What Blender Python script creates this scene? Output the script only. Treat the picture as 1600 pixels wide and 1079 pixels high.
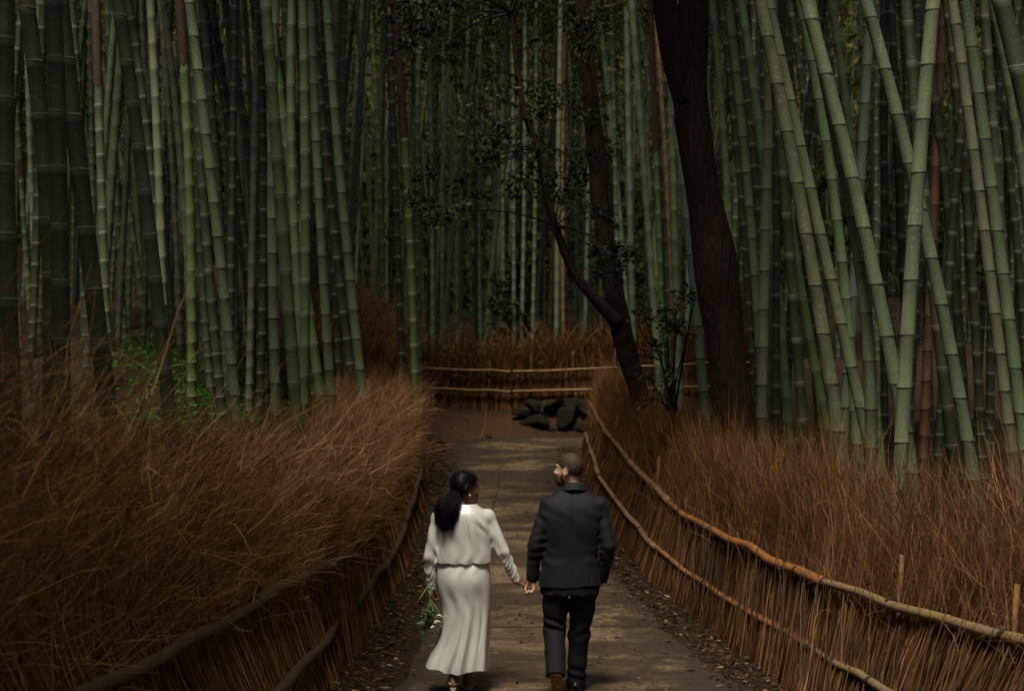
import bpy, math, random
import numpy as np
from mathutils import Vector, Matrix

for _o in list(bpy.data.objects):
    bpy.data.objects.remove(_o, do_unlink=True)
SC = bpy.context.scene
COL = SC.collection
rng = np.random.default_rng(11)
random.seed(5)
R = math.radians

# ------------------------------------------------------------------ camera
FPX = 2200.0                      # focal length in pixels of the 1600 px wide photograph
CAMH = 2.3
PITCH = math.atan(60.5 / FPX)
cam = bpy.data.cameras.new('camera')
cam.sensor_width = 36.0
cam.lens = 36.0 * FPX / 1600.0
cam.clip_start = 0.05
cam.clip_end = 600.0
cam.dof.use_dof = True
cam.dof.focus_distance = 10.6
cam.dof.aperture_fstop = 2.4
cam_o = bpy.data.objects.new('camera', cam)
COL.objects.link(cam_o)
cam_o.location = (0, 0, CAMH)
cam_o.rotation_euler = (math.pi / 2 + PITCH, 0, 0)
SC.camera = cam_o

# ------------------------------------------------------------------ sky, sun, exposure
SUN_EL, SUN_AZ = R(64), R(196)    # azimuth clockwise from +Y
w = bpy.data.worlds.new('World')
SC.world = w
w.use_nodes = True
wn = w.node_tree.nodes
sky = wn.new('ShaderNodeTexSky')
sky.sky_type = 'NISHITA'
sky.sun_disc = False
sky.sun_elevation = SUN_EL
sky.sun_rotation = SUN_AZ
sky.air_density = 1.0
sky.dust_density = 6.0
sky.ozone_density = 0.6
wn['Background'].inputs['Strength'].default_value = 0.05
w.node_tree.links.new(sky.outputs['Color'], wn['Background'].inputs['Color'])
sun = bpy.data.lights.new('sun', 'SUN')
sun.energy = 2.8
sun.angle = R(16)
sun.color = (1.0, 0.92, 0.77)
sun_o = bpy.data.objects.new('sun', sun)
COL.objects.link(sun_o)
_d = Vector((math.sin(SUN_AZ) * math.cos(SUN_EL), math.cos(SUN_AZ) * math.cos(SUN_EL), math.sin(SUN_EL)))
sun_o.rotation_euler = _d.to_track_quat('Z', 'Y').to_euler()
sun_o.location = (0, 0, 40)
SC.view_settings.view_transform = 'Standard'
SC.view_settings.look = 'None'
SC.view_settings.gamma = 1.0
SC.view_settings.use_curve_mapping = False
SC.view_settings.exposure = 0.45
SC.cycles.max_bounces = 6
SC.cycles.diffuse_bounces = 3
SC.cycles.transparent_max_bounces = 4
SC.cycles.debug_use_spatial_splits = True

# ------------------------------------------------------------------ helpers
def at(px, py, Y):
    """world point at depth Y seen at pixel (px, py) of the photograph"""
    dx, dz = (px - 800.0) / FPX, (539.5 - py) / FPX
    c, s = math.cos(PITCH), math.sin(PITCH)
    ry, rz = c - s * dz, s + c * dz
    k = Y / ry
    return Vector((dx * k, Y, CAMH + rz * k))

def tag(o, label=None, cat=None, group=None, kind=None):
    if label: o['label'] = label
    if cat: o['category'] = cat
    if group: o['group'] = group
    if kind: o['kind'] = kind
    return o

def empty(name, loc=(0, 0, 0), rz=0.0):
    o = bpy.data.objects.new(name, None)
    o.empty_display_size = 0.1
    o.location = loc
    o.rotation_euler = (0, 0, rz)
    COL.objects.link(o)
    return o

def mesh_data(name, V, F, mat=None, smooth=True, attrs=None):
    """V (n,3) array; F (m,3|4) array or list of such arrays"""
    me = bpy.data.meshes.new(name)
    V = np.asarray(V, dtype=np.float32)
    Fs = [np.asarray(f, dtype=np.int32) for f in (F if isinstance(F, list) else [F])]
    Fs = [f for f in Fs if len(f)]
    me.vertices.add(len(V))
    me.vertices.foreach_set('co', V.ravel())
    tot = sum(f.size for f in Fs)
    me.loops.add(tot)
    me.loops.foreach_set('vertex_index', np.concatenate([f.ravel() for f in Fs]))
    ls = np.concatenate([np.full(len(f), f.shape[1], dtype=np.int32) for f in Fs])
    st = np.concatenate([[0], np.cumsum(ls)[:-1]]).astype(np.int32)
    me.polygons.add(len(ls))
    me.polygons.foreach_set('loop_start', st)
    me.polygons.foreach_set('loop_total', ls)
    me.polygons.foreach_set('use_smooth', np.full(len(ls), smooth, dtype=bool))
    if attrs:
        for k, a in attrs.items():
            at_ = me.attributes.new(k, 'FLOAT', 'POINT')
            at_.data.foreach_set('value', np.asarray(a, dtype=np.float32))
    me.update(calc_edges=True)
    if mat: me.materials.append(mat)
    return me

def link(name, me, parent=None, loc=None, rot=None, scale=None):
    o = bpy.data.objects.new(name, me)
    COL.objects.link(o)
    if parent is not None: o.parent = parent
    if loc is not None: o.location = loc
    if rot is not None: o.rotation_euler = rot
    if scale is not None: o.scale = scale
    return o

def mobj(name, V, F, mat, parent=None, smooth=True, attrs=None, loc=None):
    return link(name, mesh_data(name, V, F, mat, smooth, attrs), parent, loc)

class Bag:
    """collects vertices and faces of one mesh"""
    def __init__(s): s.V, s.F3, s.F4, s.A, s.n = [], [], [], [], 0
    def add(s, V, F, a=0.5):
        V = np.asarray(V, float); F = np.asarray(F, dtype=np.int64) + s.n
        s.V.append(V); (s.F3 if F.shape[1] == 3 else s.F4).append(F)
        s.A.append(np.broadcast_to(np.asarray(a, float), (len(V),)).copy()); s.n += len(V)
    def build(s, name, mat, parent=None, smooth=True, loc=None):
        F = []
        if s.F3: F.append(np.concatenate(s.F3))
        if s.F4: F.append(np.concatenate(s.F4))
        return mobj(name, np.concatenate(s.V), F, mat, parent, smooth, {'tint': np.concatenate(s.A)}, loc)

def tube_geo(P, r, n=8, caps=True):
    """a tube through points P with radii r"""
    P = np.asarray(P, float); K = len(P)
    r = np.broadcast_to(np.asarray(r, float), (K,))
    T = np.gradient(P, axis=0); T /= np.linalg.norm(T, axis=1)[:, None] + 1e-12
    up = np.array([0, 0, 1.0]) if abs(T[0, 2]) < 0.9 else np.array([1.0, 0, 0])
    V = []
    A = np.cross(T[0], up); A /= np.linalg.norm(A)
    ang = np.arange(n) * 2 * np.pi / n
    for k in range(K):
        A = A - T[k] * A.dot(T[k]); A /= np.linalg.norm(A) + 1e-12
        B = np.cross(T[k], A)
        V.append(P[k] + r[k] * (np.cos(ang)[:, None] * A + np.sin(ang)[:, None] * B))
    V = np.concatenate(V)
    i = np.arange(K - 1)[:, None] * n; j = np.arange(n)[None, :]; j2 = (j + 1) % n
    F = np.stack([i + j, i + n + j, i + n + j2, i + j2], -1).reshape(-1, 4)[:, ::-1]
    if caps:
        V = np.concatenate([V, P[:1], P[-1:]])
        c0, c1 = K * n, K * n + 1
        jj = np.arange(n); j2 = (jj + 1) % n
        F3 = np.concatenate([np.stack([np.full(n, c0), jj, j2], -1)[:, ::-1],
                             np.stack([np.full(n, c1), (K - 1) * n + j2, (K - 1) * n + jj], -1)[:, ::-1]])
        return V, F, F3
    return V, F, None

def bag_tube(b, P, r, n=8, a=0.5, caps=True):
    V, F, F3 = tube_geo(P, r, n, caps)
    base = b.n
    b.add(V, F, a)
    if F3 is not None: b.F3.append(F3 + base)

def strands_geo(P, rad, tint, sides=3):
    """P (N,K,3), rad (N,K), tint (N,) -> prism strands as one mesh"""
    N, K, _ = P.shape
    T = P[:, -1] - P[:, 0]; T /= np.linalg.norm(T, axis=1)[:, None] + 1e-9
    rv = rng.normal(size=(N, 3))
    A = np.cross(T, rv); A /= np.linalg.norm(A, axis=1)[:, None] + 1e-9
    B = np.cross(T, A)
    ang = np.arange(sides) * 2 * np.pi / sides
    off = np.cos(ang)[None, :, None] * A[:, None] + np.sin(ang)[None, :, None] * B[:, None]
    V = P[:, :, None, :] + rad[:, :, None, None] * off[:, None, :, :]
    idx = np.arange(N * K * sides).reshape(N, K, sides)
    a = idx[:, :-1, :]; c = idx[:, 1:, :]
    F = np.stack([a, np.roll(a, -1, 2), np.roll(c, -1, 2), c], -1).reshape(-1, 4)
    return V.reshape(-1, 3), F, np.repeat(tint, K * sides)

def leaf_geo(C, D, L, W, tint, fold=0.25):
    """rhombic folded leaves: centre-base C, direction D, length L, width W (all N) -> 2 quads-ish tris x4"""
    N = len(C)
    D = D / (np.linalg.norm(D, axis=1)[:, None] + 1e-9)
    S = np.cross(D, rng.normal(size=(N, 3))); S /= np.linalg.norm(S, axis=1)[:, None] + 1e-9
    U = np.cross(S, D)
    L = np.broadcast_to(L, (N,))[:, None]; W = np.broadcast_to(W, (N,))[:, None]
    v0 = C; v1 = C + D * L * 0.42 + S * W * 0.5 + U * W * fold; v2 = C + D * L - U * L * 0.12
    v3 = C + D * L * 0.42 - S * W * 0.5 + U * W * fold; v4 = C + D * L * 0.45
    V = np.stack([v0, v1, v2, v3, v4], 1).reshape(-1, 3)
    b = (np.arange(N) * 5)[:, None]
    F = np.concatenate([b + np.array([[0, 4, 1]]), b + np.array([[4, 2, 1]]), b + np.array([[0, 3, 4]]), b + np.array([[4, 3, 2]])])
    return V, F, np.repeat(np.broadcast_to(tint, (N,)), 5)

def sinnoise(P, f, seed, n=6):
    r = np.random.default_rng(seed); out = 0
    for i in range(n):
        d = r.normal(size=3); d *= f * r.uniform(0.6, 1.5) / np.linalg.norm(d)
        out = out + np.sin(P[..., 0] * d[0] + P[..., 1] * d[1] + P[..., 2] * d[2] + r.uniform(0, 6.3))
    return out / n

def sstep(a, b, x):
    t = np.clip((x - a) / (b - a), 0, 1); return t * t * (3 - 2 * t)

# ------------------------------------------------------------------ materials
class N:
    """small node-tree builder"""
    def __init__(s, name):
        s.m = bpy.data.materials.new(name); s.m.use_nodes = True
        s.t = s.m.node_tree; s.b = s.t.nodes['Principled BSDF']
    def n(s, typ, **kw):
        x = s.t.nodes.new(typ)
        for k, v in kw.items(): setattr(x, k, v)
        return x
    def l(s, a, b): s.t.links.new(a, b)
    def put(s, sock, v):
        if hasattr(v, 'is_linked') or hasattr(v, 'links'): s.l(v, sock)
        else: sock.default_value = v
    def attr(s, name, typ='GEOMETRY'):
        a = s.n('ShaderNodeAttribute', attribute_name=name, attribute_type=typ); return a
    def coord(s, out='Object', scale=(1, 1, 1), rnd=False):
        tc = s.n('ShaderNodeTexCoord'); mp = s.n('ShaderNodeMapping')
        s.l(tc.outputs[out], mp.inputs['Vector']); mp.inputs['Scale'].default_value = scale
        if rnd:
            oi = s.n('ShaderNodeObjectInfo'); mu = s.math('MULTIPLY', oi.outputs['Random'], 37.0)
            s.l(mu, mp.inputs['Location'])
        return mp.outputs['Vector']
    def noise(s, vec, scale=5, detail=4, rough=0.55):
        x = s.n('ShaderNodeTexNoise'); s.l(vec, x.inputs['Vector'])
        x.inputs['Scale'].default_value = scale; x.inputs['Detail'].default_value = detail; x.inputs['Roughness'].default_value = rough
        return x.outputs['Fac']
    def math(s, op, a, b=0.5, clamp=False):
        x = s.n('ShaderNodeMath', operation=op, use_clamp=clamp); s.put(x.inputs[0], a); s.put(x.inputs[1], b); return x.outputs[0]
    def rng(s, v, a, b, c=0.0, d=1.0):
        x = s.n('ShaderNodeMapRange'); s.l(v, x.inputs[0])
        for i, k in zip((1, 2, 3, 4), (a, b, c, d)): x.inputs[i].default_value = k
        return x.outputs[0]
    def ramp(s, fac, stops):
        x = s.n('ShaderNodeValToRGB'); s.l(fac, x.inputs['Fac']); e = x.color_ramp.elements
        while len(e) < len(stops): e.new(0.5)
        for i, (p, c) in enumerate(stops): e[i].position = p; e[i].color = (*c[:3], 1)
        return x.outputs['Color']
    def mix(s, fac, a, b, mode='MIX'):
        x = s.n('ShaderNodeMix', data_type='RGBA', blend_type=mode)
        s.put(x.inputs[0], fac)
        for k, v in ((6, a), (7, b)):
            s.put(x.inputs[k], (*v, 1) if isinstance(v, tuple) and len(v) == 3 else v)
        return x.outputs[2]
    def bump(s, h, strength=0.3, dist=0.01):
        x = s.n('ShaderNodeBump'); x.inputs['Strength'].default_value = strength; x.inputs['Distance'].default_value = dist
        s.l(h, x.inputs['Height']); s.l(x.outputs['Normal'], s.b.inputs['Normal'])
    def set(s, color=None, rough=None, **kw):
        if color is not None: s.put(s.b.inputs['Base Color'], (*color, 1) if isinstance(color, tuple) and len(color) == 3 else color)
        if rough is not None: s.put(s.b.inputs['Roughness'], rough)
        for k, v in kw.items(): s.put(s.b.inputs[k.replace('_', ' ')], v)
        return s.m

def mat_simple(name, c0, c1, scale=20, rough=0.6, bump=0.15, dist=0.004, stretch=(1, 1, 1), **kw):
    b = N(name); v = b.coord('Object', stretch); f = b.noise(v, scale)
    b.set(b.ramp(f, [(0.3, c0), (0.7, c1)]), rough, **kw)
    if bump: b.bump(f, bump, dist)
    return b.m

def mat_tint(name, stops, rough=0.7, noise=None, trans=0.0):
    b = N(name); a = b.attr('tint'); f = a.outputs['Fac']
    if noise:
        f = b.math('ADD', f, b.math('MULTIPLY', b.math('SUBTRACT', b.noise(b.coord('Object'), noise[0]), 0.5), noise[1]), True)
    c = b.ramp(f, stops)
    b.set(c, rough, Specular_IOR_Level=.2)
    if trans:
        tr = b.n('ShaderNodeBsdfTranslucent'); b.l(c, tr.inputs['Color'])
        mx = b.n('ShaderNodeMixShader'); mx.inputs[0].default_value = trans
        out = b.t.nodes['Material Output']
        b.l(b.b.outputs[0], mx.inputs[1]); b.l(tr.outputs[0], mx.inputs[2]); b.l(mx.outputs[0], out.inputs['Surface'])
    return b.m

M = {}
def bamboo_mat():
    b = N('bamboo_skin')
    oi = b.n('ShaderNodeObjectInfo')
    seg = b.attr('tint').outputs['Fac']
    fr = b.math('FRACT', seg)
    wax = b.attr('wax', 'OBJECT').outputs['Fac']
    v = b.coord('Object', (1, 1, 1), True); vs = b.coord('Object', (60, 60, 2.2), True)
    streak = b.noise(vs, 1.0, 3)
    big = b.noise(v, 2.3, 3)
    mot = b.noise(v, 34, 6, 0.7)
    fine = b.noise(v, 120, 3)
    col = b.mix(b.rng(streak, .3, .7, 0, .55), oi.outputs['Color'], b.mix(0.55, oi.outputs['Color'], (0.02, 0.03, 0.012), 'MIX'))
    col = b.mix(b.rng(big, .35, .75, 0, .5), col, b.mix(1.0, oi.outputs['Color'], (1.5, 1.25, .75, 1), 'MULTIPLY'))
    # grey lichen and dark scuffs, as strong as the culm's own amount
    lich = b.math('MULTIPLY', b.math('MULTIPLY', b.rng(mot, .50, .62), b.rng(b.noise(b.coord('Object', (1, 1, .45), True), 7, 4, .65), .40, .60)), oi.outputs['Alpha'])
    col = b.mix(b.math('MULTIPLY', lich, .6), col, (0.30, 0.31, 0.24))
    sc = b.math('MULTIPLY', b.rng(b.noise(v, 17, 5, .75), .60, .66), oi.outputs['Alpha'])
    col = b.mix(b.math('MULTIPLY', sc, .75), col, (0.025, 0.024, 0.016))
    # pale waxy bloom below each node, dark scar line at it
    band = b.math('MULTIPLY', b.rng(fr, .86, .985), wax)
    col = b.mix(b.math('MULTIPLY', band, .55), col, (0.42, 0.45, 0.37))
    scar = b.math('MAXIMUM', b.rng(fr, .022, .008), b.rng(fr, .990, .998))
    col = b.mix(b.math('MULTIPLY', scar, .85), col, b.mix(wax, (0.02, 0.017, 0.01), (0.33, 0.33, 0.26)))
    b.set(col, b.rng(fine, .3, .7, .5, .7), Specular_IOR_Level=.35)
    b.bump(b.math('ADD', b.math('MULTIPLY', streak, .5), b.math('MULTIPLY', mot, .5)), .25, .002)
    return b.m
M['bamboo'] = bamboo_mat()
def ring_mat():
    b = N('node_ridge'); oi = b.n('ShaderNodeObjectInfo')
    f = b.noise(b.coord('Object', (1, 1, 1), True), 60, 4)
    b.set(b.mix(b.rng(f, .35, .65, 0, .7), oi.outputs['Color'], (0.03, 0.025, 0.015)), .7); return b.m
M['ring'] = ring_mat()
M['twig'] = mat_tint('dry_twigs', [(0, (.020, .009, .004)), (.35, (.075, .034, .012)), (.7, (.29, .135, .043)), (1, (.58, .36, .16))], .75)
M['bleaf'] = mat_tint('bamboo_leaves', [(0, (.02, .035, .010)), (.5, (.06, .085, .018)), (.85, (.15, .15, .03)), (1, (.22, .15, .05))], .75, trans=.35)
M['eleaf'] = mat_tint('evergreen_leaves', [(0, (.006, .011, .004)), (.6, (.017, .031, .010)), (.93, (.045, .08, .025)), (1, (.10, .05, .025))], .62, trans=.15)
M['gleaf'] = mat_tint('green_ground_leaves', [(0, (.022, .065, .010)), (.6, (.055, .15, .02)), (1, (.11, .25, .04))], .5, trans=.3)
M['litter'] = mat_tint('fallen_leaves', [(0, (.02, .010, .005)), (.5, (.065, .034, .016)), (.88, (.14, .078, .036)), (1, (.34, .24, .14))], .8)
M['bark'] = mat_simple('tree_bark', (.006, .0032, .0018), (.036, .017, .008), 12, .9, 1.0, .04, (3, 3, .45), Specular_IOR_Level=.2)
M['stone'] = mat_simple('shaded_mossy_stone', (.007, .0065, .004), (.036, .032, .021), 9, .95, .6, .02, Specular_IOR_Level=.1)  # stone colour lowered to hold the shade the boulders lie in
# ------------------------------------------------------------------ the lie of the land
def P_(y): return np.interp(y, [-30, 11, 12.5, 14, 15, 16, 17.5, 20, 22.5, 25, 27, 29, 31, 34, 45, 60, 110, 200],
                            [0, 0, .01, .05, .09, .17, .35, .62, .83, 1.04, 1.25, 1.45, 1.8, 2.1, 2.9, 6.5, 24, 60])
def P_r(y): return np.interp(y, [-30, 11, 12.5, 14, 15, 16, 17.5, 20, 22.5, 25, 27, 29.3, 29.9, 34, 45, 60, 110, 200],
                             [0, 0, .01, .05, .09, .17, .35, .62, .83, 1.04, 1.2, 1.30, 1.95, 2.2, 2.9, 6.5, 24, 60])
_LB = np.array([[-15, -2.2], [3, -1.75], [6, -1.52], [9, -1.42], [10.5, -1.38], [14.2, -1.28], [16.5, -1.2], [20, -1.25], [23, -1.38], [25, -1.7], [28, -2.6], [40, -2.8]])
_RB = np.array([[-15, 4.6], [3, 3.6], [6, 2.85], [8, 2.48], [9, 2.33], [10.5, 2.15], [12.7, 1.9], [14, 1.75], [16, 1.5], [17.5, 1.33], [20, 1.2], [23, 1.22], [25.4, 1.3], [40, 1.5]])
def XL(y): return np.interp(y, _LB[:, 0], _LB[:, 1])
def XR(y): return np.interp(y, _RB[:, 0], _RB[:, 1])
def gz(x, y):
    x = np.asarray(x, float); y = np.asarray(y, float)
    k = sstep(-.2, .9, x)
    p = P_(y) * (1 - k) + P_r(y) * k
    dl = np.maximum(0, XL(y) - .35 - x)
    dr = np.maximum(0, x - XR(y) - .35) * (1 - sstep(24.2, 25.6, y) * (1 - sstep(30, 33, y)))
    z = p + .42 * np.minimum(dl, 4) + .10 * np.maximum(dl - 4, 0) + .10 * np.minimum(dr, 8) + .05 * np.maximum(dr - 8, 0)
    z = z + .35 * np.maximum(0, np.abs(x) - 22)
    z = z + .65 * np.exp(-.5 * (((x + 2.4) / .75) ** 2 + ((y - 27.6) / 1.6) ** 2))
    off = np.clip((dl + dr) / 1.5, 0, 1)
    z = z + off * (.10 * np.sin(x * 1.3 + y * .7) + .07 * np.sin(x * .6 - y * 1.9))
    return z
def g1(x, y): return float(gz(x, y))

def grid_mesh(xs, ys, zf):
    X, Y = np.meshgrid(xs, ys); Z = zf(X, Y)
    V = np.stack([X, Y, Z], -1).reshape(-1, 3); nx = len(xs)
    i = np.arange(len(ys) - 1)[:, None] * nx + np.arange(nx - 1)[None]
    F = np.stack([i, i + 1, i + nx + 1, i + nx], -1).reshape(-1, 4)
    return V, F

def m_earth():
    b = N('forest_floor'); v = b.coord('Object')
    f = b.noise(v, .9, 5); f2 = b.noise(v, 14, 6, .7); f3 = b.noise(v, 55, 4, .7)
    c = b.mix(b.rng(f2, .35, .68), (.012, .007, .0035), (.040, .021, .010))
    c = b.mix(b.rng(f3, .55, .7, 0, .6), c, (.07, .04, .02))
    c = b.mix(b.rng(f, .5, .7, 0, .5), c, (.022, .03, .010))
    bare = b.attr('tint').outputs['Fac']
    c = b.mix(bare, c, b.mix(b.rng(f2, .35, .68), (.065, .032, .017), (.15, .078, .042)))
    b.set(c, .9, Specular_IOR_Level=.2); b.bump(b.math('ADD', f2, f3), .6, .03); return b.m
M['earth'] = m_earth()
def m_path():
    b = N('worn_path'); v = b.coord('Object'); vs = b.coord('Object', (.55, 1.0, 1))
    big = b.noise(vs, 1.0, 6, .62); mid = b.noise(v, 3.1, 6, .7); grit = b.noise(v, 60, 5, .8); speck = b.noise(v, 150, 2, .6); gr2 = b.noise(v, 22, 5, .75)
    c = b.mix(b.rng(big, .46, .58), (.085, .051, .026), (.31, .215, .114))
    c = b.mix(b.rng(mid, .48, .62, 0, .62), c, (.034, .019, .010))
    c = b.mix(b.rng(gr2, .52, .64, 0, .6), c, (.022, .013, .008))
    c = b.mix(b.rng(grit, .47, .62, 0, .85), c, (.014, .009, .006))
    c = b.mix(b.rng(speck, .64, .72, 0, .5), c, (.20, .135, .08))
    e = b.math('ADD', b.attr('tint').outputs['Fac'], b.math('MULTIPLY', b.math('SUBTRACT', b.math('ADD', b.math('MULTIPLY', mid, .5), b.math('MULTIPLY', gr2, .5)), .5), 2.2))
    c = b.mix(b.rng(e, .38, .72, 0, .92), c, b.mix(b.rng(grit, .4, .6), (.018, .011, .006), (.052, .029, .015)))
    b.set(c, b.rng(grit, .3, .7, .8, .97)); b.bump(b.math('ADD', grit, b.math('ADD', gr2, b.math('MULTIPLY', mid, .6))), .9, .02); return b.m
M['path'] = m_path()
xs = np.concatenate([np.linspace(-90, -16, 24), np.linspace(-15, -5, 26), np.linspace(-4.8, 5, 79), np.linspace(5.4, 15, 24), np.linspace(16, 90, 24)])
ys = np.concatenate([np.linspace(-40, 2, 16), np.linspace(2.5, 32, 148), np.linspace(32.5, 60, 46), np.linspace(62, 190, 30)])
V, F = grid_mesh(xs, ys, gz)
bare = np.exp(-.5 * ((V[:, 0] + .8) / 1.3) ** 2) * sstep(22, 25.5, V[:, 1]) * (1 - sstep(29.5, 31, V[:, 1]))   # bare clay bank at the bend
tag(mobj('ground', V, F, M['earth'], attrs={'tint': bare}), 'brown leaf-strewn forest floor rising on both sides of the path', 'ground', kind='structure')

# paved path: from behind the camera, up the slope, then bending away to the right
_pl = np.array([[-14, -1.6], [4, -1.25], [8, -1.0], [12, -.95], [16, -.95], [19, -1.02], [22, -1.12], [24, -1.2], [25.6, -1.22]])
rows = []
for y in np.arange(-14, 25.3, .25):
    xl = np.interp(y, _pl[:, 0], _pl[:, 1]) + .05 * math.sin(y * 1.7) + .03 * math.sin(y * 4.1)
    xr = float(XR(y)) - .30 + .05 * math.sin(y * 1.3 + 1) + .03 * math.sin(y * 3.7)
    rows.append(((xl, y), (xr, y)))
for t in np.linspace(0, 1, 14):              # the bend
    a = t * math.pi / 2
    rows.append(((-1.2 + 3.0 * (1 - math.cos(a)) , 25.5 + 2.5 * math.sin(a)), (1.0 + .8 * (1 - math.cos(a)) + 0.02 * t, 25.4 + .55 * math.sin(a))))
for x in np.arange(2.2, 14, .6): rows.append(((x, 28.0), (x, 25.95)))
K = 13; Vp = []; Ed = []
for (a, c) in rows:
    for j in range(K):
        t = j / (K - 1); x = a[0] + (c[0] - a[0]) * t; y = a[1] + (c[1] - a[1]) * t
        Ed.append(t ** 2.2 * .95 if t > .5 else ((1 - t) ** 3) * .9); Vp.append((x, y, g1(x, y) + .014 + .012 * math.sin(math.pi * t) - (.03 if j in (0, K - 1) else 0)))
i = np.arange(len(rows) - 1)[:, None] * K + np.arange(K - 1)[None]
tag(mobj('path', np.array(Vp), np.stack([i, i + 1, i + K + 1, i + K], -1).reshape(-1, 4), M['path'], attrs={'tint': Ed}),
    'worn brown paved path climbing between the brushwood fences', 'path', kind='structure')
# tarred seam across the path
M['tar'] = mat_simple('tar_seam', (.012, .009, .007), (.03, .022, .015), 40, .8)
def seam(name, pts, wd, label):
    b = Bag(); pts = np.array(pts); 
    P = np.stack([np.interp(np.linspace(0, 1, 60), np.linspace(0, 1, len(pts)), pts[:, k]) for k in (0, 1)], -1)
    P += rng.normal(size=P.shape) * .008
    z = gz(P[:, 0], P[:, 1]) + .032
    T = np.gradient(P, axis=0); T /= np.linalg.norm(T, axis=1)[:, None]; Nn = np.stack([-T[:, 1], T[:, 0]], -1)
    ww = wd * (1 + .5 * rng.random(len(P)))[:, None]
    A = np.column_stack([P + Nn * ww, z]); B = np.column_stack([P - Nn * ww, z])
    V = np.concatenate([A, B]); n = len(P); k = np.arange(n - 1)
    b.add(V, np.stack([k + n, k + n + 1, k + 1, k], -1)); o = b.build(name, M['tar'])
    tag(o, label, 'pavement seam', kind='structure')
seam('pavement_seam', [(-.9, 13.15), (.2, 13.1), (1.55, 13.2)], .009, 'thin dark seam running straight across the path')
seam('pavement_crack', [(-.28, 19.2), (-.2, 21), (-.22, 23), (.05, 25.2)], .006, 'crooked dark crack running up the far part of the path')

# ------------------------------------------------------------------ bamboo
STY = {  # colour (object colour), lichen amount, pale bloom at the nodes
 'g': ((.056, .084, .042), .3, .8), 'G': ((.053, .094, .034), .15, 1.0), 'p': ((.100, .128, .084), .35, .5), 't': ((.070, .110, .078), .3, .25),
 'd': ((.029, .038, .020), .3, .7), 'b': ((.070, .032, .018), .6, 0.0), 'm': ((.092, .116, .072), 1.0, 0.05), 'y': ((.100, .113, .066), 1.0, 0.0),  # the dark style also holds the shade under the canopy
 'w': ((.15, .085, .042), .4, .2), 'c': ((.072, .104, .058), .5, .1)}
ADJ = {'g': 'mid green', 'G': 'vivid green white-ringed', 'p': 'pale grey-green', 't': 'bluish green', 'd': 'dark green', 'b': 'red-brown dead',
       'm': 'lichen-mottled grey-green', 'y': 'yellowish lichen-blotched', 'w': 'tan dead', 'c': 'clear green dark-ringed'}

def culm_mesh(name, Zs, C, rad, sp, sides, seed):
    """Zs heights (dense), C centre xy per height, rad per height; node spacing sp. returns mesh + node list"""
    r_ = np.random.default_rng(seed)
    z0, z1 = Zs[0], Zs[-1]
    nodes = [z0 - .05]; s = sp * .55
    while nodes[-1] < z1: nodes.append(nodes[-1] + s * r_.uniform(.93, 1.07)); s = min(sp * 1.05, s * 1.10)
    rows, rr, seg = [], [], []
    for i in range(len(nodes) - 1):
        a, b = nodes[i], nodes[i + 1]; L = b - a
        rw = ((.004, 1.03), (.030 , .985), (.5, .97), (.955, .985), (.990, 1.05)) if sides > 9 else ((.01, 1.03), (.05, .98), (.95, .98))
        for f, k in rw:
            rows.append(a + f * L); rr.append(k); seg.append(i + f)
    rows = np.array(rows); rr = np.array(rr)
    cx = np.interp(rows, Zs, C[:, 0]); cy = np.interp(rows, Zs, C[:, 1]); ra = np.interp(rows, Zs, rad) * rr
    # sideways shear of rings follows the lean
    P = np.stack([cx, cy, rows], -1)
    T = np.gradient(P, axis=0); T /= np.linalg.norm(T, axis=1)[:, None]
    A = np.cross(T, np.array([0, 1.0, 0])); A /= np.linalg.norm(A, axis=1)[:, None]; B = np.cross(A, T)
    ang = np.arange(sides) * 2 * np.pi / sides
    V = (P[:, None] + ra[:, None, None] * (np.cos(ang)[None, :, None] * A[:, None] + np.sin(ang)[None, :, None] * B[:, None])).reshape(-1, 3)
    n = sides; i = np.arange(len(rows) - 1)[:, None] * n; j = np.arange(n)[None]; j2 = (j + 1) % n
    F = np.stack([i + j, i + j2, i + n + j2, i + n + j], -1).reshape(-1, 4)[:, ::-1]
    me = mesh_data(name, V, F, M['bamboo'], True, {'tint': np.repeat(seg, n)})
    nd = [(np.array([np.interp(z, Zs, C[:, 0]), np.interp(z, Zs, C[:, 1]), z]), np.interp(z, Zs, rad)) for z in nodes[1:-1]]
    return me, nd

M['sheath'] = mat_simple('papery_sheath', (.026, .012, .007), (.075, .036, .018), 14, .8, .5, .01, (6, 6, .6))
# shared node-ridge mesh (unit radius) : a low ring
def ring_mesh():
    n = 14; prof = [(1.0, -.16), (1.075, 0.0), (1.0, .12)]
    ang = np.arange(n) * 2 * np.pi / n
    V = np.concatenate([np.stack([r * np.cos(ang), r * np.sin(ang), np.full(n, z)], -1) for r, z in prof])
    i = np.arange(2)[:, None] * n; j = np.arange(n)[None]; j2 = (j + 1) % n
    F = np.stack([i + j, i + j2, i + n + j2, i + n + j], -1).reshape(-1, 4)
    return mesh_data('node_ring', V, F, M['ring'])
RING = ring_mesh()

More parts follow.
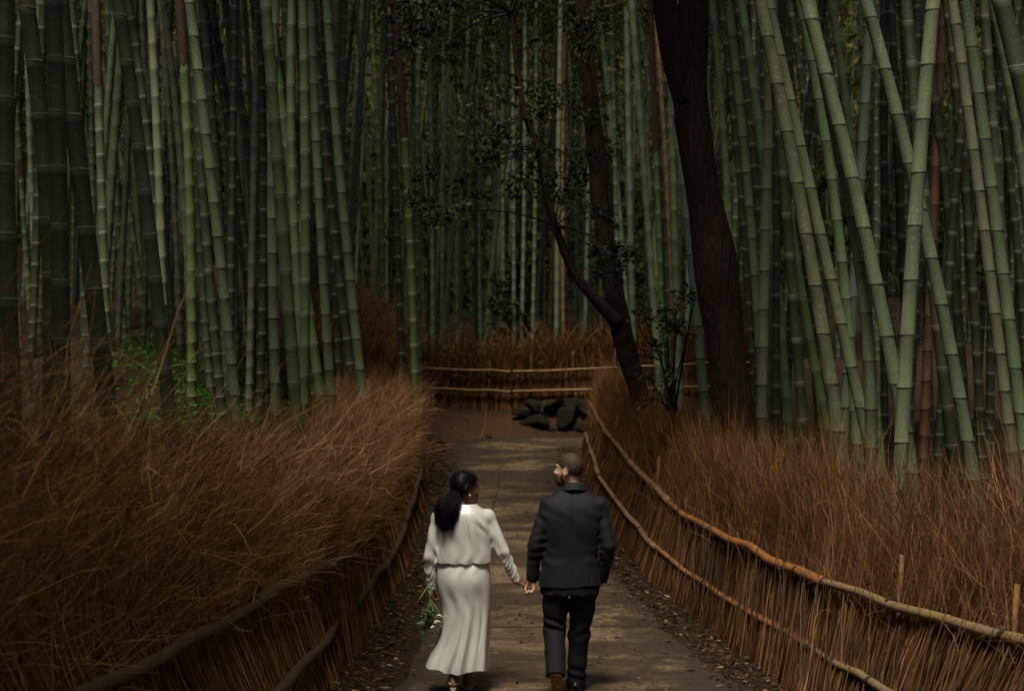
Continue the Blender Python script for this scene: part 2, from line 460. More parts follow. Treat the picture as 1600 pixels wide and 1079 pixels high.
# shared leafy crowns: branches and hanging leaves round the last metres of a culm
def crown_mesh(seed, H=6.0, nb=46, lpb=42):
    r = np.random.default_rng(seed); B = Bag()
    for k in range(nb):
        z = -H + H * (k + r.random()) / nb; a = r.uniform(0, 6.28)
        L = r.uniform(.9, 1.9) * (1 - .45 * (z + H) / H)
        d = np.array([math.cos(a), math.sin(a), r.uniform(.1, .7)])
        t = np.linspace(0, 1, 4)[:, None]
        P = np.array([0, 0, z]) + d * L * t + np.array([0, 0, -1]) * (L * .45) * t ** 2
        bag_tube(B, P, np.linspace(.010, .003, 4), 3, .05, False)
        q = r.random((lpb, 1)) ** .7
        C = np.array([0, 0, z]) + d * L * q + np.array([0, 0, -1]) * (L * .45) * q ** 2 + r.normal(size=(lpb, 3)) * .14
        D = r.normal(size=(lpb, 3)) * .6 + d * .5 + np.array([0, 0, -.75])
        V, F, t_ = leaf_geo(C, D, r.uniform(.12, .22, lpb), .036, r.random(lpb) ** 1.3)
        B.add(V, F, t_)
    return mesh_data('crown', np.concatenate(B.V), [np.concatenate(B.F3), np.concatenate(B.F4)], M['bleaf'], True, {'tint': np.concatenate(B.A)})
CROWNS = [crown_mesh(100 + k) for k in range(5)]
HB = 15.5

def finish_bamboo(root, me, nodes, sty, wax, crown_at, detail, zmax, light_gain=1.0):
    c, mo, wx = STY[sty]
    vv = random.uniform(.78, 1.2) * light_gain; j = [x * vv * random.uniform(.92, 1.08) for x in c]
    cu = link('culm', me, root); cu.color = (*j, mo); cu['wax'] = wx if wax is None else wax
    if detail:
        for p, r in nodes:
            if p[2] > zmax or p[2] < .9: continue
            o = link('node_ring', RING, root, p, (0, 0, 0), (r * 1.02, r * 1.02, r * 1.05))
            o.rotation_euler = (random.uniform(-.03, .03), random.uniform(-.03, .03), random.uniform(0, 6))
            o.color = (.15, .16, .12, 1) if cu['wax'] > .6 else (.010, .008, .005, 1)
    cr = link('crown', random.choice(CROWNS), root, crown_at, (0, 0, random.uniform(0, 6.28)))
    s = random.uniform(.85, 1.2); cr.scale = (s, s, 1.0)
    return cu

SHEATH = {}
TR = []   # (points in photo pixels, width px, style)
def tr(w, s, *pts, Y=None, sheath=None):
    if sheath: SHEATH[len(TR)] = sheath
    TR.append((pts, w, s, Y))
# -- beyond the fence on the left
tr(34, 'd', (4, 0), (10, 400), (20, 640))
tr(9, 'G', (20, 0), (40, 400), (48, 520), sheath=(250, 272))
tr(10, 'p', (39, 40), (55, 400), (62, 520))
tr(28, 'd', (38, 0), (55, 63), (63, 150), (74, 400), (80, 600))
tr(29, 'd', (83, 0), (90, 260), (95, 400), (97, 640))
tr(30, 'd', (92, 0), (106, 122), (114, 200), (133, 350), (154, 490), (168, 630))
tr(11, 'p', (108, 0), (118, 150), (130, 480))
tr(10, 'g', (137, 0), (211, 400), (237, 535), (243, 640))
tr(9, 'g', (139, 0), (148, 400), (152, 540))
tr(14, 'g', (148, 0), (163, 400), (170, 560), sheath=(-40, 128))
tr(11, 'g', (164, 0), (189, 400), (202, 600))
tr(23, 'd', (185, 0), (209, 170), (234, 370), (248, 480), (264, 655))
tr(14, 'd', (201, 0), (237, 260), (245, 400), (256, 600))
tr(9, 'p', (222, 0), (240, 400), (246, 590))
tr(14, 'p', (234, 0), (248, 260), (252, 400), (258, 600))
tr(10, 'p', (249, 0), (263, 150), (276, 400), (284, 600))
tr(12, 'p', (255, 0), (275, 185), (291, 350), (300, 560))
tr(15, 'G', (283, 0), (294, 200), (298, 424), (297, 665), sheath=(-60, 96))
tr(17, 'm', (297, 0), (313, 140), (342, 390), (361, 554), (369, 655))
tr(13, 'g', (296, 0), (310, 370), (327, 535), (334, 645))
tr(12, 'd', (319, 0), (356, 204), (389, 400), (402, 560))
tr(12, 'g', (351, 0), (386, 230), (404, 420), (414, 600))
tr(15, 'd', (302, 0), (320, 350), (337, 535), (346, 660))
tr(9, 'p', (352, 0), (368, 400), (372, 560))
tr(9, 'p', (372, 0), (381, 400), (384, 570))
tr(17, 'c', (429, 0), (428, 120), (423, 400), (430, 500), (432, 670))
tr(17, 'G', (472, 0), (476, 190), (478, 380), (476, 640))
tr(15, 'c', (483, 0), (491, 150), (499, 340), (511, 498), (520, 650))
tr(15, 'c', (510, 0), (520, 150), (537, 340), (552, 465), (570, 645))
tr(13, 'd', (425, 0), (437, 130), (470, 400), (488, 640))
tr(10, 'p', (495, 0), (515, 330), (522, 560))
tr(9, 't', (567, 0), (546, 340), (540, 600))
tr(8, 'p', (560, 60), (582, 400), (588, 560))
tr(8, 'G', (577, 0), (597, 400), (600, 560))
tr(13, 'G', (617, 0), (626, 190), (643, 350), (648, 605), sheath=(-80, 210))
tr(12, 'd', (606, 0), (618, 300), (629, 575))
tr(9, 'g', (657, 0), (652, 400), (655, 560))
tr(20, 'g', (414, 0), (440, 350), (450, 460), (465, 668))
tr(15, 'G', (418, 0), (464, 350), (481, 460), (505, 655))
tr(15, 'g', (455, 0), (468, 480), (484, 650))
tr(14, 'd', (489, 0), (522, 370), (536, 480), (556, 650))
tr(12, 'd', (505, 0), (520, 380), (534, 650))
tr(11, 'd', (330, 0), (372, 300), (392, 560), (396, 650))
tr(13, 'd', (405, 0), (412, 300), (405, 640))
tr(12, 'p', (400, 0), (396, 300), (392, 620))
# -- far middle, beyond the cross fence
for x0, x1, ww, s in ((693, 690, 7, 'p'), (708, 715, 7, 'p'), (724, 719, 8, 'p'), (752, 751, 7, 't'), (772, 771, 7, 'p'), (668, 676, 8, 't'),
                      (640, 664, 7, 'g'), (870, 859, 6, 'w'), (884, 880, 6, 'w'), (888, 908, 6, 'p'), (838, 832, 7, 'g'), (820, 815, 7, 't'),
                      (800, 803, 7, 'g'), (735, 738, 6, 'g'), (786, 788, 6, 'g'), (905, 897, 7, 't'), (925, 921, 7, 'g'), (850, 846, 6, 'd'), (682, 684, 6, 'd')):
    tr(ww, s, (x0, 0), ((x0 + x1) / 2 + random.uniform(-3, 3), 280), (x1, 520), Y=random.uniform(33, 42))
# -- beyond the fence on the right
tr(9, 't', (933, 0), (955, 200), (974, 400), (984, 560))
tr(8, 'g', (955, 0), (962, 300), (968, 540))
tr(11, 't', (980, 0), (985, 350), (989, 560))
tr(12, 'c', (988, 0), (1000, 200), (1018, 400), (1030, 610))
tr(11, 'g', (993, 0), (1022, 160), (1036, 400), (1044, 600))
tr(10, 'G', (1016, 0), (1024, 230), (1032, 400), (1038, 620), sheath=(-30, 232))
tr(8, 'w', (1024, 20), (1040, 260), (1048, 560))
tr(12, 'c', (1046, 0), (1051, 260), (1056, 400), (1062, 640))
tr(15, 't', (1037, 0), (1054, 200), (1080, 390), (1088, 461), (1100, 670))
tr(12, 'c', (1114, 0), (1122, 100), (1138, 330), (1143, 560))
tr(11, 'd', (1126, 0), (1165, 400), (1180, 640))
tr(15, 'm', (1141, 0), (1160, 208), (1178, 400), (1190, 640))
tr(14, 't', (1159, 0), (1181, 185), (1205, 330), (1232, 660))
tr(17, 'm', (1206, 0), (1199, 200), (1196, 400), (1191, 670))
tr(19, 'm', (1198, 0), (1228, 119), (1254, 278), (1281, 360), (1304, 450), (1330, 558), (1356, 690))
tr(22, 'y', (1186, 0), (1200, 50), (1235, 237), (1263, 386), (1285, 513), (1307, 660))
tr(11, 'd', (1232, 0), (1252, 150), (1274, 300), (1290, 600))
tr(17, 'c', (1250, 0), (1257, 44), (1281, 180), (1304, 307), (1320, 440), (1336, 640))
tr(23, 'm', (1262, 0), (1276, 44), (1315, 196), (1345, 337), (1370, 468), (1396, 591), (1412, 690))
tr(14, 'c', (1300, 0), (1315, 104), (1324, 178), (1340, 340))
tr(17, 't', (1360, 0), (1352, 163), (1338, 380), (1320, 640))
tr(21, 'm', (1352, 0), (1378, 93), (1415, 237), (1465, 443), (1493, 580), (1512, 690))
tr(24, 'm', (1455, 0), (1448, 126), (1435, 282), (1423, 424), (1416, 558), (1412, 690))
tr(16, 'b', (1479, 0), (1470, 167), (1455, 387), (1447, 546), (1440, 680))
tr(15, 'd', (1478, 0), (1498, 222), (1515, 352), (1530, 580), (1534, 700))
tr(18, 'y', (1494, 0), (1515, 178), (1541, 389), (1556, 528), (1573, 690))
tr(20, 'c', (1512, 0), (1533, 160), (1558, 360), (1572, 476), (1592, 640), (1600, 720))
tr(14, 'm', (1549, 0), (1578, 163), (1606, 320), (1630, 560))
tr(30, 'd', (1567, 0), (1592, 104), (1640, 330), (1690, 640))
tr(21, 'c', (1325, 300), (1340, 380), (1350, 443), (1356, 572), (1361, 690))
tr(16, 'G', (1192, 0), (1205, 111), (1233, 350), (1270, 554), (1294, 690))
tr(18, 'd', (1200, 0), (1225, 300), (1240, 450), (1254, 650))
tr(14, 'd', (1393, 0), (1404, 250), (1412, 480), (1420, 640))
tr(19, 'd', (1420, 0), (1445, 300), (1463, 540), (1480, 660))
tr(16, 'd', (1440, 0), (1470, 230), (1492, 430), (1505, 640))
tr(16, 'd', (1540, 60), (1560, 300), (1580, 560))
tr(13, 'd', (1385, 0), (1381, 350), (1378, 620))
tr(13, 'd', (1560, 120), (1590, 400), (1604, 640))

def side_of(px): return 'l' if px < 660 else ('r' if px > 925 else 'm')
bases = sorted([(t[0][-1][0], i) for i, t in enumerate(TR)])
order = {'l': [], 'm': [], 'r': []}
for x, i in bases: order[side_of(x)].append(i)
ORD = lambda k: '%d%s' % (k, 'th' if 10 <= k % 100 <= 20 else {1: 'st', 2: 'nd', 3: 'rd'}.get(k % 10, 'th'))
for i, (pts, wpx, sty, Y) in enumerate(TR):
    dia = .13 if Y is None else wpx * Y / FPX
    Yd = Y if Y else min(max(286.0 / wpx, 8.2), 30) * (1 + .06 * math.sin(i * 2.7))
    if Y is None: dia = wpx * Yd / FPX
    W3 = np.array([at(x, y, Yd) for x, y in pts])
    if len(W3) > 3: co = np.polyfit(W3[:, 2], W3[:, 0], 2)
    else: co = np.polyfit(W3[:, 2], W3[:, 0], 1 if len(W3) < 3 else 2)
    zlo, zhi = W3[:, 2].min(), W3[:, 2].max()
    f = np.poly1d(co); df = f.deriv()
    def fx(z): return np.where(z < zlo, f(zlo) + df(zlo) * (z - zlo), np.where(z > zhi, f(zhi) + df(zhi) * (z - zhi), f(z)))
    ky = random.uniform(-.03, .05); zr = (zlo + zhi) / 2
    zg = zlo
    for _ in range(4): zg = g1(float(fx(zg)), Yd + ky * (zg - zr))
    Zs = np.linspace(zg - .05, zg + HB * random.uniform(.9, 1.05), 60)
    C = np.stack([fx(Zs), Yd + ky * (Zs - zr)], -1)
    # near the tip the culm arches over
    tt = np.clip((Zs - Zs[0]) / (Zs[-1] - Zs[0]), 0, 1)
    rad = dia / 2 * (1.0 - .10 * np.clip(tt / .6, 0, 1) - .75 * np.clip((tt - .6) / .4, 0, 1)) * (1 + .10 * np.exp(-(Zs - Zs[0]) / .35))
    root = empty('bamboo', (C[0, 0], C[0, 1], Zs[0]))
    Cl = C - C[0]; zl = Zs - Zs[0]
    me, nodes = culm_mesh('culm', zl, Cl, rad, 3.0 * dia * (1.15 if pts[0][0] > 925 else .95), 14 if wpx >= 12 else 10, i)
    frame_top = CAMH + (600 + 20) / FPX * Yd - Zs[0]
    finish_bamboo(root, me, nodes, sty, None, (Cl[-1, 0], Cl[-1, 1], zl[-1]), wpx >= 15, frame_top, 1.7 if 660 < pts[-1][0] < 925 else (1.95 if pts[-1][0] >= 925 and sty in 'ctmG' and wpx < 20 else (1.45 if sty == 'd' and wpx > 20 else 1.35 if sty != 'd' else 1.1)))  # last factor raises culm colour where light is lacking under the crowns
    if i in SHEATH:
        za, zb = sorted(at(0, q, Yd).z - Zs[0] for q in SHEATH[i]); zz = np.linspace(za, zb, 14)
        Pq = np.stack([np.interp(zz, zl, Cl[:, 0]), np.interp(zz, zl, Cl[:, 1]), zz], -1)
        V, F, _ = tube_geo(Pq, np.interp(zz, zl, rad) * 1.10, 16, False); V = V + (.006 * sinnoise(V, 40, i))[:, None] * np.array([1, 1, 0]); low = np.abs(V[:, 2] - za) < 1e-6
        V[:, 2] -= np.where(V[:, 2] < za + .02, .05 * (1 + np.sin(np.arange(len(V)) * 2.4)), 0)
        mobj('sheath', V, F, M['sheath'], root)
    s = side_of(pts[-1][0]); k = order[s].index(i); n = len(order[s])
    thick = 'thick' if wpx >= 20 else ('slender' if wpx <= 10 else 'medium')
    if s == 'l': lab = '%s %s bamboo, %s from the left edge along the left hedge' % (thick, ADJ[sty], ORD(k + 1)); grp = 'bamboos standing left of the path'
    elif s == 'r': lab = '%s %s bamboo, %s from the right edge along the right hedge' % (thick, ADJ[sty], ORD(n - k)); grp = 'bamboos standing right of the path'
    else: lab = '%s %s bamboo behind the far cross fence, %s from its left end' % (thick, ADJ[sty], ORD(k + 1)); grp = 'bamboos behind the far cross fence'
    tag(root, lab, 'bamboo', grp)

# bamboo deeper in the groves: shared culms, dark styles putting the deep shade into colour
VAR = []
for k in range(9):
    z = np.linspace(0, HB, 50); a1, a2 = rng.normal(0, .045), rng.normal(0, .03)
    c = np.stack([a1 * z + rng.normal(0, .0025) * z ** 2, a2 * z], -1)
    tt = z / HB; rad = .062 * (1 - .1 * np.clip(tt / .6, 0, 1) - .75 * np.clip((tt - .6) / .4, 0, 1))
    me, _ = culm_mesh('culm', z, c, rad, .37, 9, 500 + k); VAR.append((me, c[-1]))
placed = []
def fill(n, xr_, yr_, grp, label, pool, free, light_gain=1.0):
    c = 0; tries = 0
    while c < n and tries < 20000:
        tries += 1
        x = random.uniform(*xr_); y = random.uniform(*yr_)
        if abs(x / y) > .40 or not free(x, y): continue
        if any((x - a) ** 2 + (y - b) ** 2 < .16 for a, b in placed): continue
        placed.append((x, y)); c += 1
        root = empty('bamboo', (x, y, g1(x, y) - .05), random.uniform(-.5, .5)); s = random.uniform(.8, 1.3)
        me, tip = random.choice(VAR)
        cu = finish_bamboo(root, me, [], random.choice(pool), None, (tip[0] * s, tip[1] * s, HB), False, 0, light_gain)
        cu.scale = (s, s, 1); tag(root, label, 'bamboo', grp)
fill(75, (-13, -2.6), (20.5, 42), 'dim bamboos deep in the left grove', 'dim bamboo deep in the grove left of the path, behind the front row', 'ggddctgpdd', lambda x, y: x < float(XL(y)) - 1.2)
fill(55, (1.5, 15), (17, 42), 'dim bamboos deep in the right grove', 'dim bamboo deep in the grove right of the path, behind the front row', 'ddddgcdd', lambda x, y: x > XR(y) + 1.6 and not 24.5 < y < 31)
fill(50, (-6, 7), (33.5, 47), 'dim bamboos far behind the cross fence', 'dim bamboo far up the slope behind the cross fence, in the middle', 'gptgcpt', lambda x, y: True, 1.5)  # culm colour raised in place of light the far crowns block

# far groves that read as one mass
B = Bag(); r_ = np.random.default_rng(3); cnt = 0
while cnt < 620:
    x = r_.uniform(-34, 34); y = r_.uniform(36, 72)
    if y < 47 and abs(x) < .30 * y: continue
    cnt += 1
    z0 = g1(x, y) - .1; a, b_ = r_.normal(0, .05, 2); h = 14
    t = np.linspace(0, 1, 7)
    P = np.stack([x + a * h * t, y + b_ * h * t, z0 + h * t], -1)
    bag_tube(B, P, np.linspace(.07, .045, 7), 6, r_.random(), False)
M['farb'] = mat_tint('far_bamboo', [(0, (.012, .018, .009)), (.5, (.03, .042, .022)), (.85, (.07, .09, .058)), (1, (.06, .028, .014))], .6, (6, .5))  # stem colours darkened to hold the shade far back
tag(B.build('distant_bamboo_grove', M['farb']), 'mass of dim bamboo stems far back in the grove', 'bamboo grove', kind='stuff')
# leaves of the far groves
n = 70000
x = rng.uniform(-40, 40, n); y = rng.uniform(43, 80, n)
z = gz(x, y) + 14.5 - 7.5 * rng.random(n) ** 1.6 + rng.normal(0, .5, n) + 1.2 * np.sin(x * .9) * np.sin(y * .7)
Dv = rng.normal(size=(n, 3)) + np.array([0, 0, -.6])
V, F, t_ = leaf_geo(np.stack([x, y, z], -1), Dv, rng.uniform(.35, .65, n), .16, np.clip(rng.random(n) * .75 + .25 * sinnoise(np.stack([x, y, z], -1), .9, 4) + .15, 0, 1))
tag(mobj('distant_bamboo_foliage', V, F, M['bleaf'], attrs={'tint': t_}), 'yellowish green bamboo foliage high up behind the stems', 'foliage', kind='stuff')
n = 26000
x = rng.uniform(-36, 36, n); y = rng.uniform(52, 80, n)
z = gz(x, y) + 4.5 * rng.random(n) ** 1.5 * (1 + .6 * np.sin(x * .8) * np.sin(y * .6))
V, F, t_ = leaf_geo(np.stack([x, y, z], -1), rng.normal(size=(n, 3)) + np.array([0, 0, .3]), rng.uniform(.5, .95, n), .3, rng.random(n) * .35)
tag(mobj('distant_undergrowth', V, F, M['bleaf'], attrs={'tint': t_}), 'dark leafy undergrowth covering the slope far behind the bamboos', 'undergrowth', kind='stuff')
# ------------------------------------------------------------------ brushwood fences
def polyc(pts, y):
    pts = np.array(pts); return np.interp(y, pts[:, 0], pts[:, 1])
RU = [(2, 4.9), (4, 4.25), (6, 3.5), (7.9, 2.88), (9, 2.56), (10.3, 2.27), (11.7, 2.10), (13.3, 1.95), (15.5, 1.74), (18, 1.55), (21, 1.41), (25.4, 1.42)]
RL = [(2, 4.0), (4, 3.5), (6, 2.98), (8, 2.58), (9, 2.39), (10.5, 2.21), (12, 2.03), (13.6, 1.85), (15.5, 1.62), (17.5, 1.41), (20, 1.25), (25.4, 1.32)]
LU = [(2, -2.6), (3.5, -2.4), (5, -2.2), (6.66, -1.97), (7.9, -1.80), (9, -1.71), (10.3, -1.62), (11, -1.50), (11.7, -1.41), (14.2, -1.42), (18, -1.42), (23, -1.55)]
LL = [(2, -1.95), (4, -1.75), (6, -1.60), (9, -1.48), (10.5, -1.44), (14.2, -1.34), (16.5, -1.26), (20, -1.31), (23, -1.45)]

def pole(root, pts, r0, r1, col, seed, mott=.25, wax=0.0):
    """a bamboo rail pole through world points, thick end first"""
    r = np.random.default_rng(seed); pts = np.array(pts, float)
    d = np.concatenate([[0], np.cumsum(np.linalg.norm(np.diff(pts, axis=0), axis=1))])
    L = d[-1]; nodes = [0.0]
    while nodes[-1] < L: nodes.append(nodes[-1] + r.uniform(.22, .34))
    nodes[-1] = L
    S, K, G = [], [], []
    for i in range(len(nodes) - 1):
        l = nodes[i + 1] - nodes[i]
        for f, k in ((.012, 1.06), (.07, .99), (.35, .965), (.65, .965), (.93, .99), (.988, 1.06)): S.append(nodes[i] + f * l); K.append(k); G.append(i + f)
    S = np.array(S)
    # smooth the polyline a little
    dd = np.linspace(0, L, 90); Q = np.stack([np.interp(dd, d, pts[:, k]) for k in range(3)], -1)
    for _ in range(30): Q[1:-1] = .25 * Q[:-2] + .5 * Q[1:-1] + .25 * Q[2:]
    P = np.stack([np.interp(S, dd, Q[:, k]) for k in range(3)], -1)
    wob = np.interp(S, np.linspace(0, L, 9), r.normal(0, .012, 9)); P[:, 2] += wob; P[:, 0] += np.interp(S, np.linspace(0, L, 9), r.normal(0, .008, 9))
    rad = np.interp(S, [0, L], [r0, r1]) * np.array(K)
    V, F, F3 = tube_geo(P, rad, 12, True)
    seg = np.concatenate([np.repeat(G, 12), [0.5, 0.5]])
    o = mobj('rail_pole', V - np.array(root.location), [F3, F], M['bamboo'], root, True, {'tint': seg})
    o.color = (*col, mott); o['wax'] = wax
    # dark binding at the thick end, where the next pole slips in
    T = P[3] - P[0]; T /= np.linalg.norm(T)
    V, F, F3 = tube_geo(np.array([P[0] - T * .006, P[0] + T * .03]), [r0 * 1.09, r0 * 1.09], 12, True)
    mobj('binding', V - np.array(root.location), [F3, F], M['binding'], root, True)
    return o
M['binding'] = mat_simple('dark_binding', (.008, .006, .004), (.03, .02, .012), 60, .8)
M['stick'] = None
def rail(curve, h, y0, y1, step=.4):
    ys_ = np.arange(y0, y1 + 1e-6, (y1 - y0) / max(2, round((y1 - y0) / step)))
    return [(float(polyc(curve, y)), y, float(P_(y)) + h) for y in ys_]

def twigs(base, nrm, tan, off85, n, H, D, over, seed, rmul=1.0, fine=.5, tsh=0.0, fanx=.18, fan_t=.12, zdark=0.0, toward=(.35, .7), tw=1.0, TL=(.22, .62)):
    """base (n,3) foot points on the path side; nrm outward unit; tan along unit; off85 outward offset at rail height"""
    r = np.random.default_rng(seed); n = len(base)
    nf = int(n * fine); na = n - nf
    Ps = []
    def pos(idx, o, z, bow, tdr):
        # outward offset grows to the rail then bows back over the path
        z = z[..., None]
        out = off85[idx][:, None, None] * np.minimum(z / .85, 1.6) + o[:, None, None] * np.clip(.25 + z * .6, 0, 1.3) + bow[:, None, None] * np.clip(z - .75, 0, 1.3) ** 1.6
        return base[idx][:, None, :] + nrm[idx][:, None, :] * out + tan[idx][:, None, :] * (tdr[:, None, None] * z ** 1.2) + np.array([0, 0, 1.0]) * z
    ia = np.arange(na); h = H[ia] * r.uniform(.72, 1.08, na)
    t = np.array([0, .22, .45, .68, .86, 1.0])
    o = D * r.random(na) ** 1.3; bow = -over + r.normal(0, fanx, na); td = r.normal(0, fan_t, na)
    P = pos(ia, o, h[:, None] * t[None], bow, td) + r.normal(0, .012, (na, 6, 3)) * np.linspace(.3, 1.6, 6)[None, :, None]
    rad = rmul * r.uniform(.0016, .0036, na)[:, None] * np.array([1.25, 1.1, .9, .65, .45, .22])[None]
    tint = np.clip(r.beta(2, 3, na) + tsh + .18 * sinnoise(base[ia], 2.5, seed), 0, 1)
    V1, F1, T1 = strands_geo(P, rad, tint)
    # fine side twigs higher up
    ib = na + np.arange(nf); z0 = H[ib] * r.uniform(.34, .98, nf) ** .8
    o = D * r.random(nf) ** 1.1; bow = -over + r.normal(0, fanx * 1.2, nf); td = r.normal(0, fan_t, nf)
    S = pos(ib, o, z0[:, None], bow, td)[:, 0]
    L = r.uniform(*TL, nf)
    dvec = -nrm[ib] * (toward[0] + tw * r.normal(0, .38, nf))[:, None] + tan[ib] * tw * r.normal(0, .42, nf)[:, None] + np.array([0, 0, 1.0]) * (toward[1] + r.normal(0, .25, nf))[:, None]
    dvec /= np.linalg.norm(dvec, axis=1)[:, None]
    t = np.array([0, .35, .7, 1.0])
    sag = r.normal(-.02, .12, nf)
    P = S[:, None] + dvec[:, None] * (L[:, None] * t)[..., None] + np.array([0, 0, 1.0]) * (sag[:, None] * t ** 2)[..., None] - nrm[ib][:, None] * (r.normal(.0, .08, nf)[:, None] * t ** 2)[..., None]
    P += r.normal(0, .008, P.shape)
    rad = rmul * r.uniform(.0013, .0024, nf)[:, None] * np.array([1.2, 1, .75, .3])[None]
    tint = np.clip(r.beta(2.4, 2.2, nf) + tsh + .18 * sinnoise(S, 2.5, seed), 0, 1)
    V2, F2, T2 = strands_geo(P, rad, tint)
    return np.concatenate([V1, V2]), np.concatenate([F1, F2 + len(V1)]), np.concatenate([T1, T2])

def side_fence(name, label, curveU, base_f, sgn, y0, y1, n, Hf, D, over, seed, **kw):
    r = np.random.default_rng(seed)
    y = y0 + (y1 - y0) * r.random(n) ** 1.12
    x = base_f(y)
    base = np.stack([x, y, gz(x, y) - .03], -1)
    # bristling feet: a little scatter
    base[:, 0] += r.normal(0, .03, n) - sgn * -1 * 0
    nrm = np.tile(np.array([sgn, 0, 0.0]), (n, 1)); tan = np.tile(np.array([0, 1.0, 0]), (n, 1))
    off = np.abs(polyc(curveU, y) - x) + .05
    H = Hf(y) * (1 + .05 * np.sin(y * 2.1 + seed) + .05 * np.sin(y * 5.3))
    root = empty(name, (float(base_f(y0)), y0, 0))
    V, F, T = twigs(base, nrm, tan, off, n, H, D, over, seed, **kw)
    tw = mobj('twigs', V - np.array(root.location), F, M['twig'], root, False, {'tint': T}); tw['kind'] = 'stuff'
    tag(root, label, 'brushwood fence', 'brushwood fences along the path')
    return root

fl = side_fence('brushwood_fence', 'shaggy brown brushwood fence left of the path, its twigs spilling over dark rails', LU, XL, -1, 4.6, 23.2, 66000,
                lambda y: np.interp(y, [4.6, 5.5, 6.5, 7.5, 9.5, 12, 20, 23], [2.50, 2.46, 2.28, 2.06, 1.86, 1.76, 1.54, 1.44]), 1.0, .26, 21, fine=.76, fanx=.24, fan_t=.10, toward=(.5, .62), tsh=.10, rmul=.82, TL=(.14, .45), tw=1.15)
DK = (.09, .055, .026)
for k, (a, b) in enumerate([(2.4, 6.4), (6.4, 9.3), (9.3, 12.6), (12.6, 17.2), (17.2, 22.8)]):
    pole(fl, rail(LU, .86, a, b), .043, .033, DK, 40 + k)
for k, (a, b) in enumerate([(2.4, 8.2), (8.2, 12.4), (12.4, 17.0), (17.0, 22.6)]):
    pole(fl, rail(LL, .35, a, b), .040, .031, (.07, .04, .019), 50 + k)

fr = side_fence('brushwood_fence', 'brown brushwood fence right of the path with two orange and grey bamboo rails', RU, XR, 1, 4.2, 25.6, 70000,
                lambda y: np.interp(y, [3, 7, 10, 15.5, 20, 25.6], [1.52, 1.56, 1.62, 1.54, 1.42, 1.30]), .42, .04, 22, fine=.36, fanx=.06, fan_t=.055, toward=(.10, 1.0), tsh=-.07, rmul=.85, tw=.5, TL=(.22, .5))
OR, GR, TN = (.29, .125, .043), (.20, .14, .078), (.25, .145, .070)
for k, (a, b, c) in enumerate([(2.6, 6.3, GR), (6.3, 10.25, GR), (10.25, 15.5, OR), (15.5, 20.8, TN), (20.8, 25.4, TN)]):
    pole(fr, rail(RU, .86, a, b), .041, .029, c, 60 + k)
for k, (a, b, c) in enumerate([(2.6, 6.6, GR), (6.6, 10.45, GR), (10.45, 15.6, OR), (15.6, 20.2, TN), (20.2, 25.4, GR)]):
    pole(fr, rail(RL, .35, a, b), .037, .026, c, 70 + k)
# the stouter sticks at the foot of the near right fence, and stakes
M['stick'] = N('stick_bark').m
_b = N('stick_wood'); _oi = _b.n('ShaderNodeObjectInfo'); _f = _b.noise(_b.coord('Object', (1, 1, .1), True), 40)
_b.set(_b.mix(_b.rng(_f, .3, .7, 0, .7), _oi.outputs['Color'], (.03, .016, .008)), .8); M['stick'] = _b.m
SV = []
for k in range(7):
    z = np.linspace(0, 1, 5); P = np.stack([rng.normal(0, .012, 5), rng.normal(0, .012, 5), z], -1)
    V, F, F3 = tube_geo(P, np.linspace(.0085, .005, 5), 5, False)
    SV.append(mesh_data('stick', V, F, M['stick']))
r_ = np.random.default_rng(8)
for k in range(280):
    y = 7.6 + 9.5 * r_.random() ** 1.5; x = float(XR(y)) + r_.uniform(-.035, .03)
    off = float(polyc(RU, y)) - float(XR(y))
    h = r_.uniform(.45, 1.15)
    o = link('stick', SV[k % 7], fr, Vector((x, y, g1(x, y) - .03)) - fr.location)
    o.rotation_euler = (r_.normal(0, .10), math.atan2(off, .85) + r_.normal(0, .04) - .02, 0)
    q = r_.uniform(.35, .95); o.scale = (q, q, h)
    c = np.array([.14, .075, .034]) * r_.uniform(.4, 1.7); o.color = (*c, 1)
for y in (8.1, 9.3, 10.9, 12.3, 13.6, 15.0, 16.6, 18.4, 20.3, 22.4):
    x = float(polyc(RU, y)) + .05; z = float(P_(y))
    V, F, F3 = tube_geo(np.array([[x - .2, y, z - .05], [x, y, z + .85], [x + .03, y + .02, z + 1.12 + .1 * math.sin(y * 5)]]), [.02, .018, .017], 8)
    o = mobj('stake', V - np.array(fr.location), [F3, F], M['stick'], fr); o.color = (.26, .12, .045, 1)
    for cv, hh, rr in ((RU, .86, .040), (RL, .35, .036)):     # cord lashings
        c = np.array([float(polyc(cv, y)), y, float(P_(y)) + hh])
        for dy in (-.012, .004, .018):
            th = np.linspace(0, 2 * np.pi, 15); V, F, F3 = tube_geo(np.array([c + (rr * math.cos(a), dy + .01 * math.sin(2 * a), rr * math.sin(a)) for a in th]), .005, 5, False)
            mobj('lashing', V - np.array(fr.location), F, M['binding'], fr)

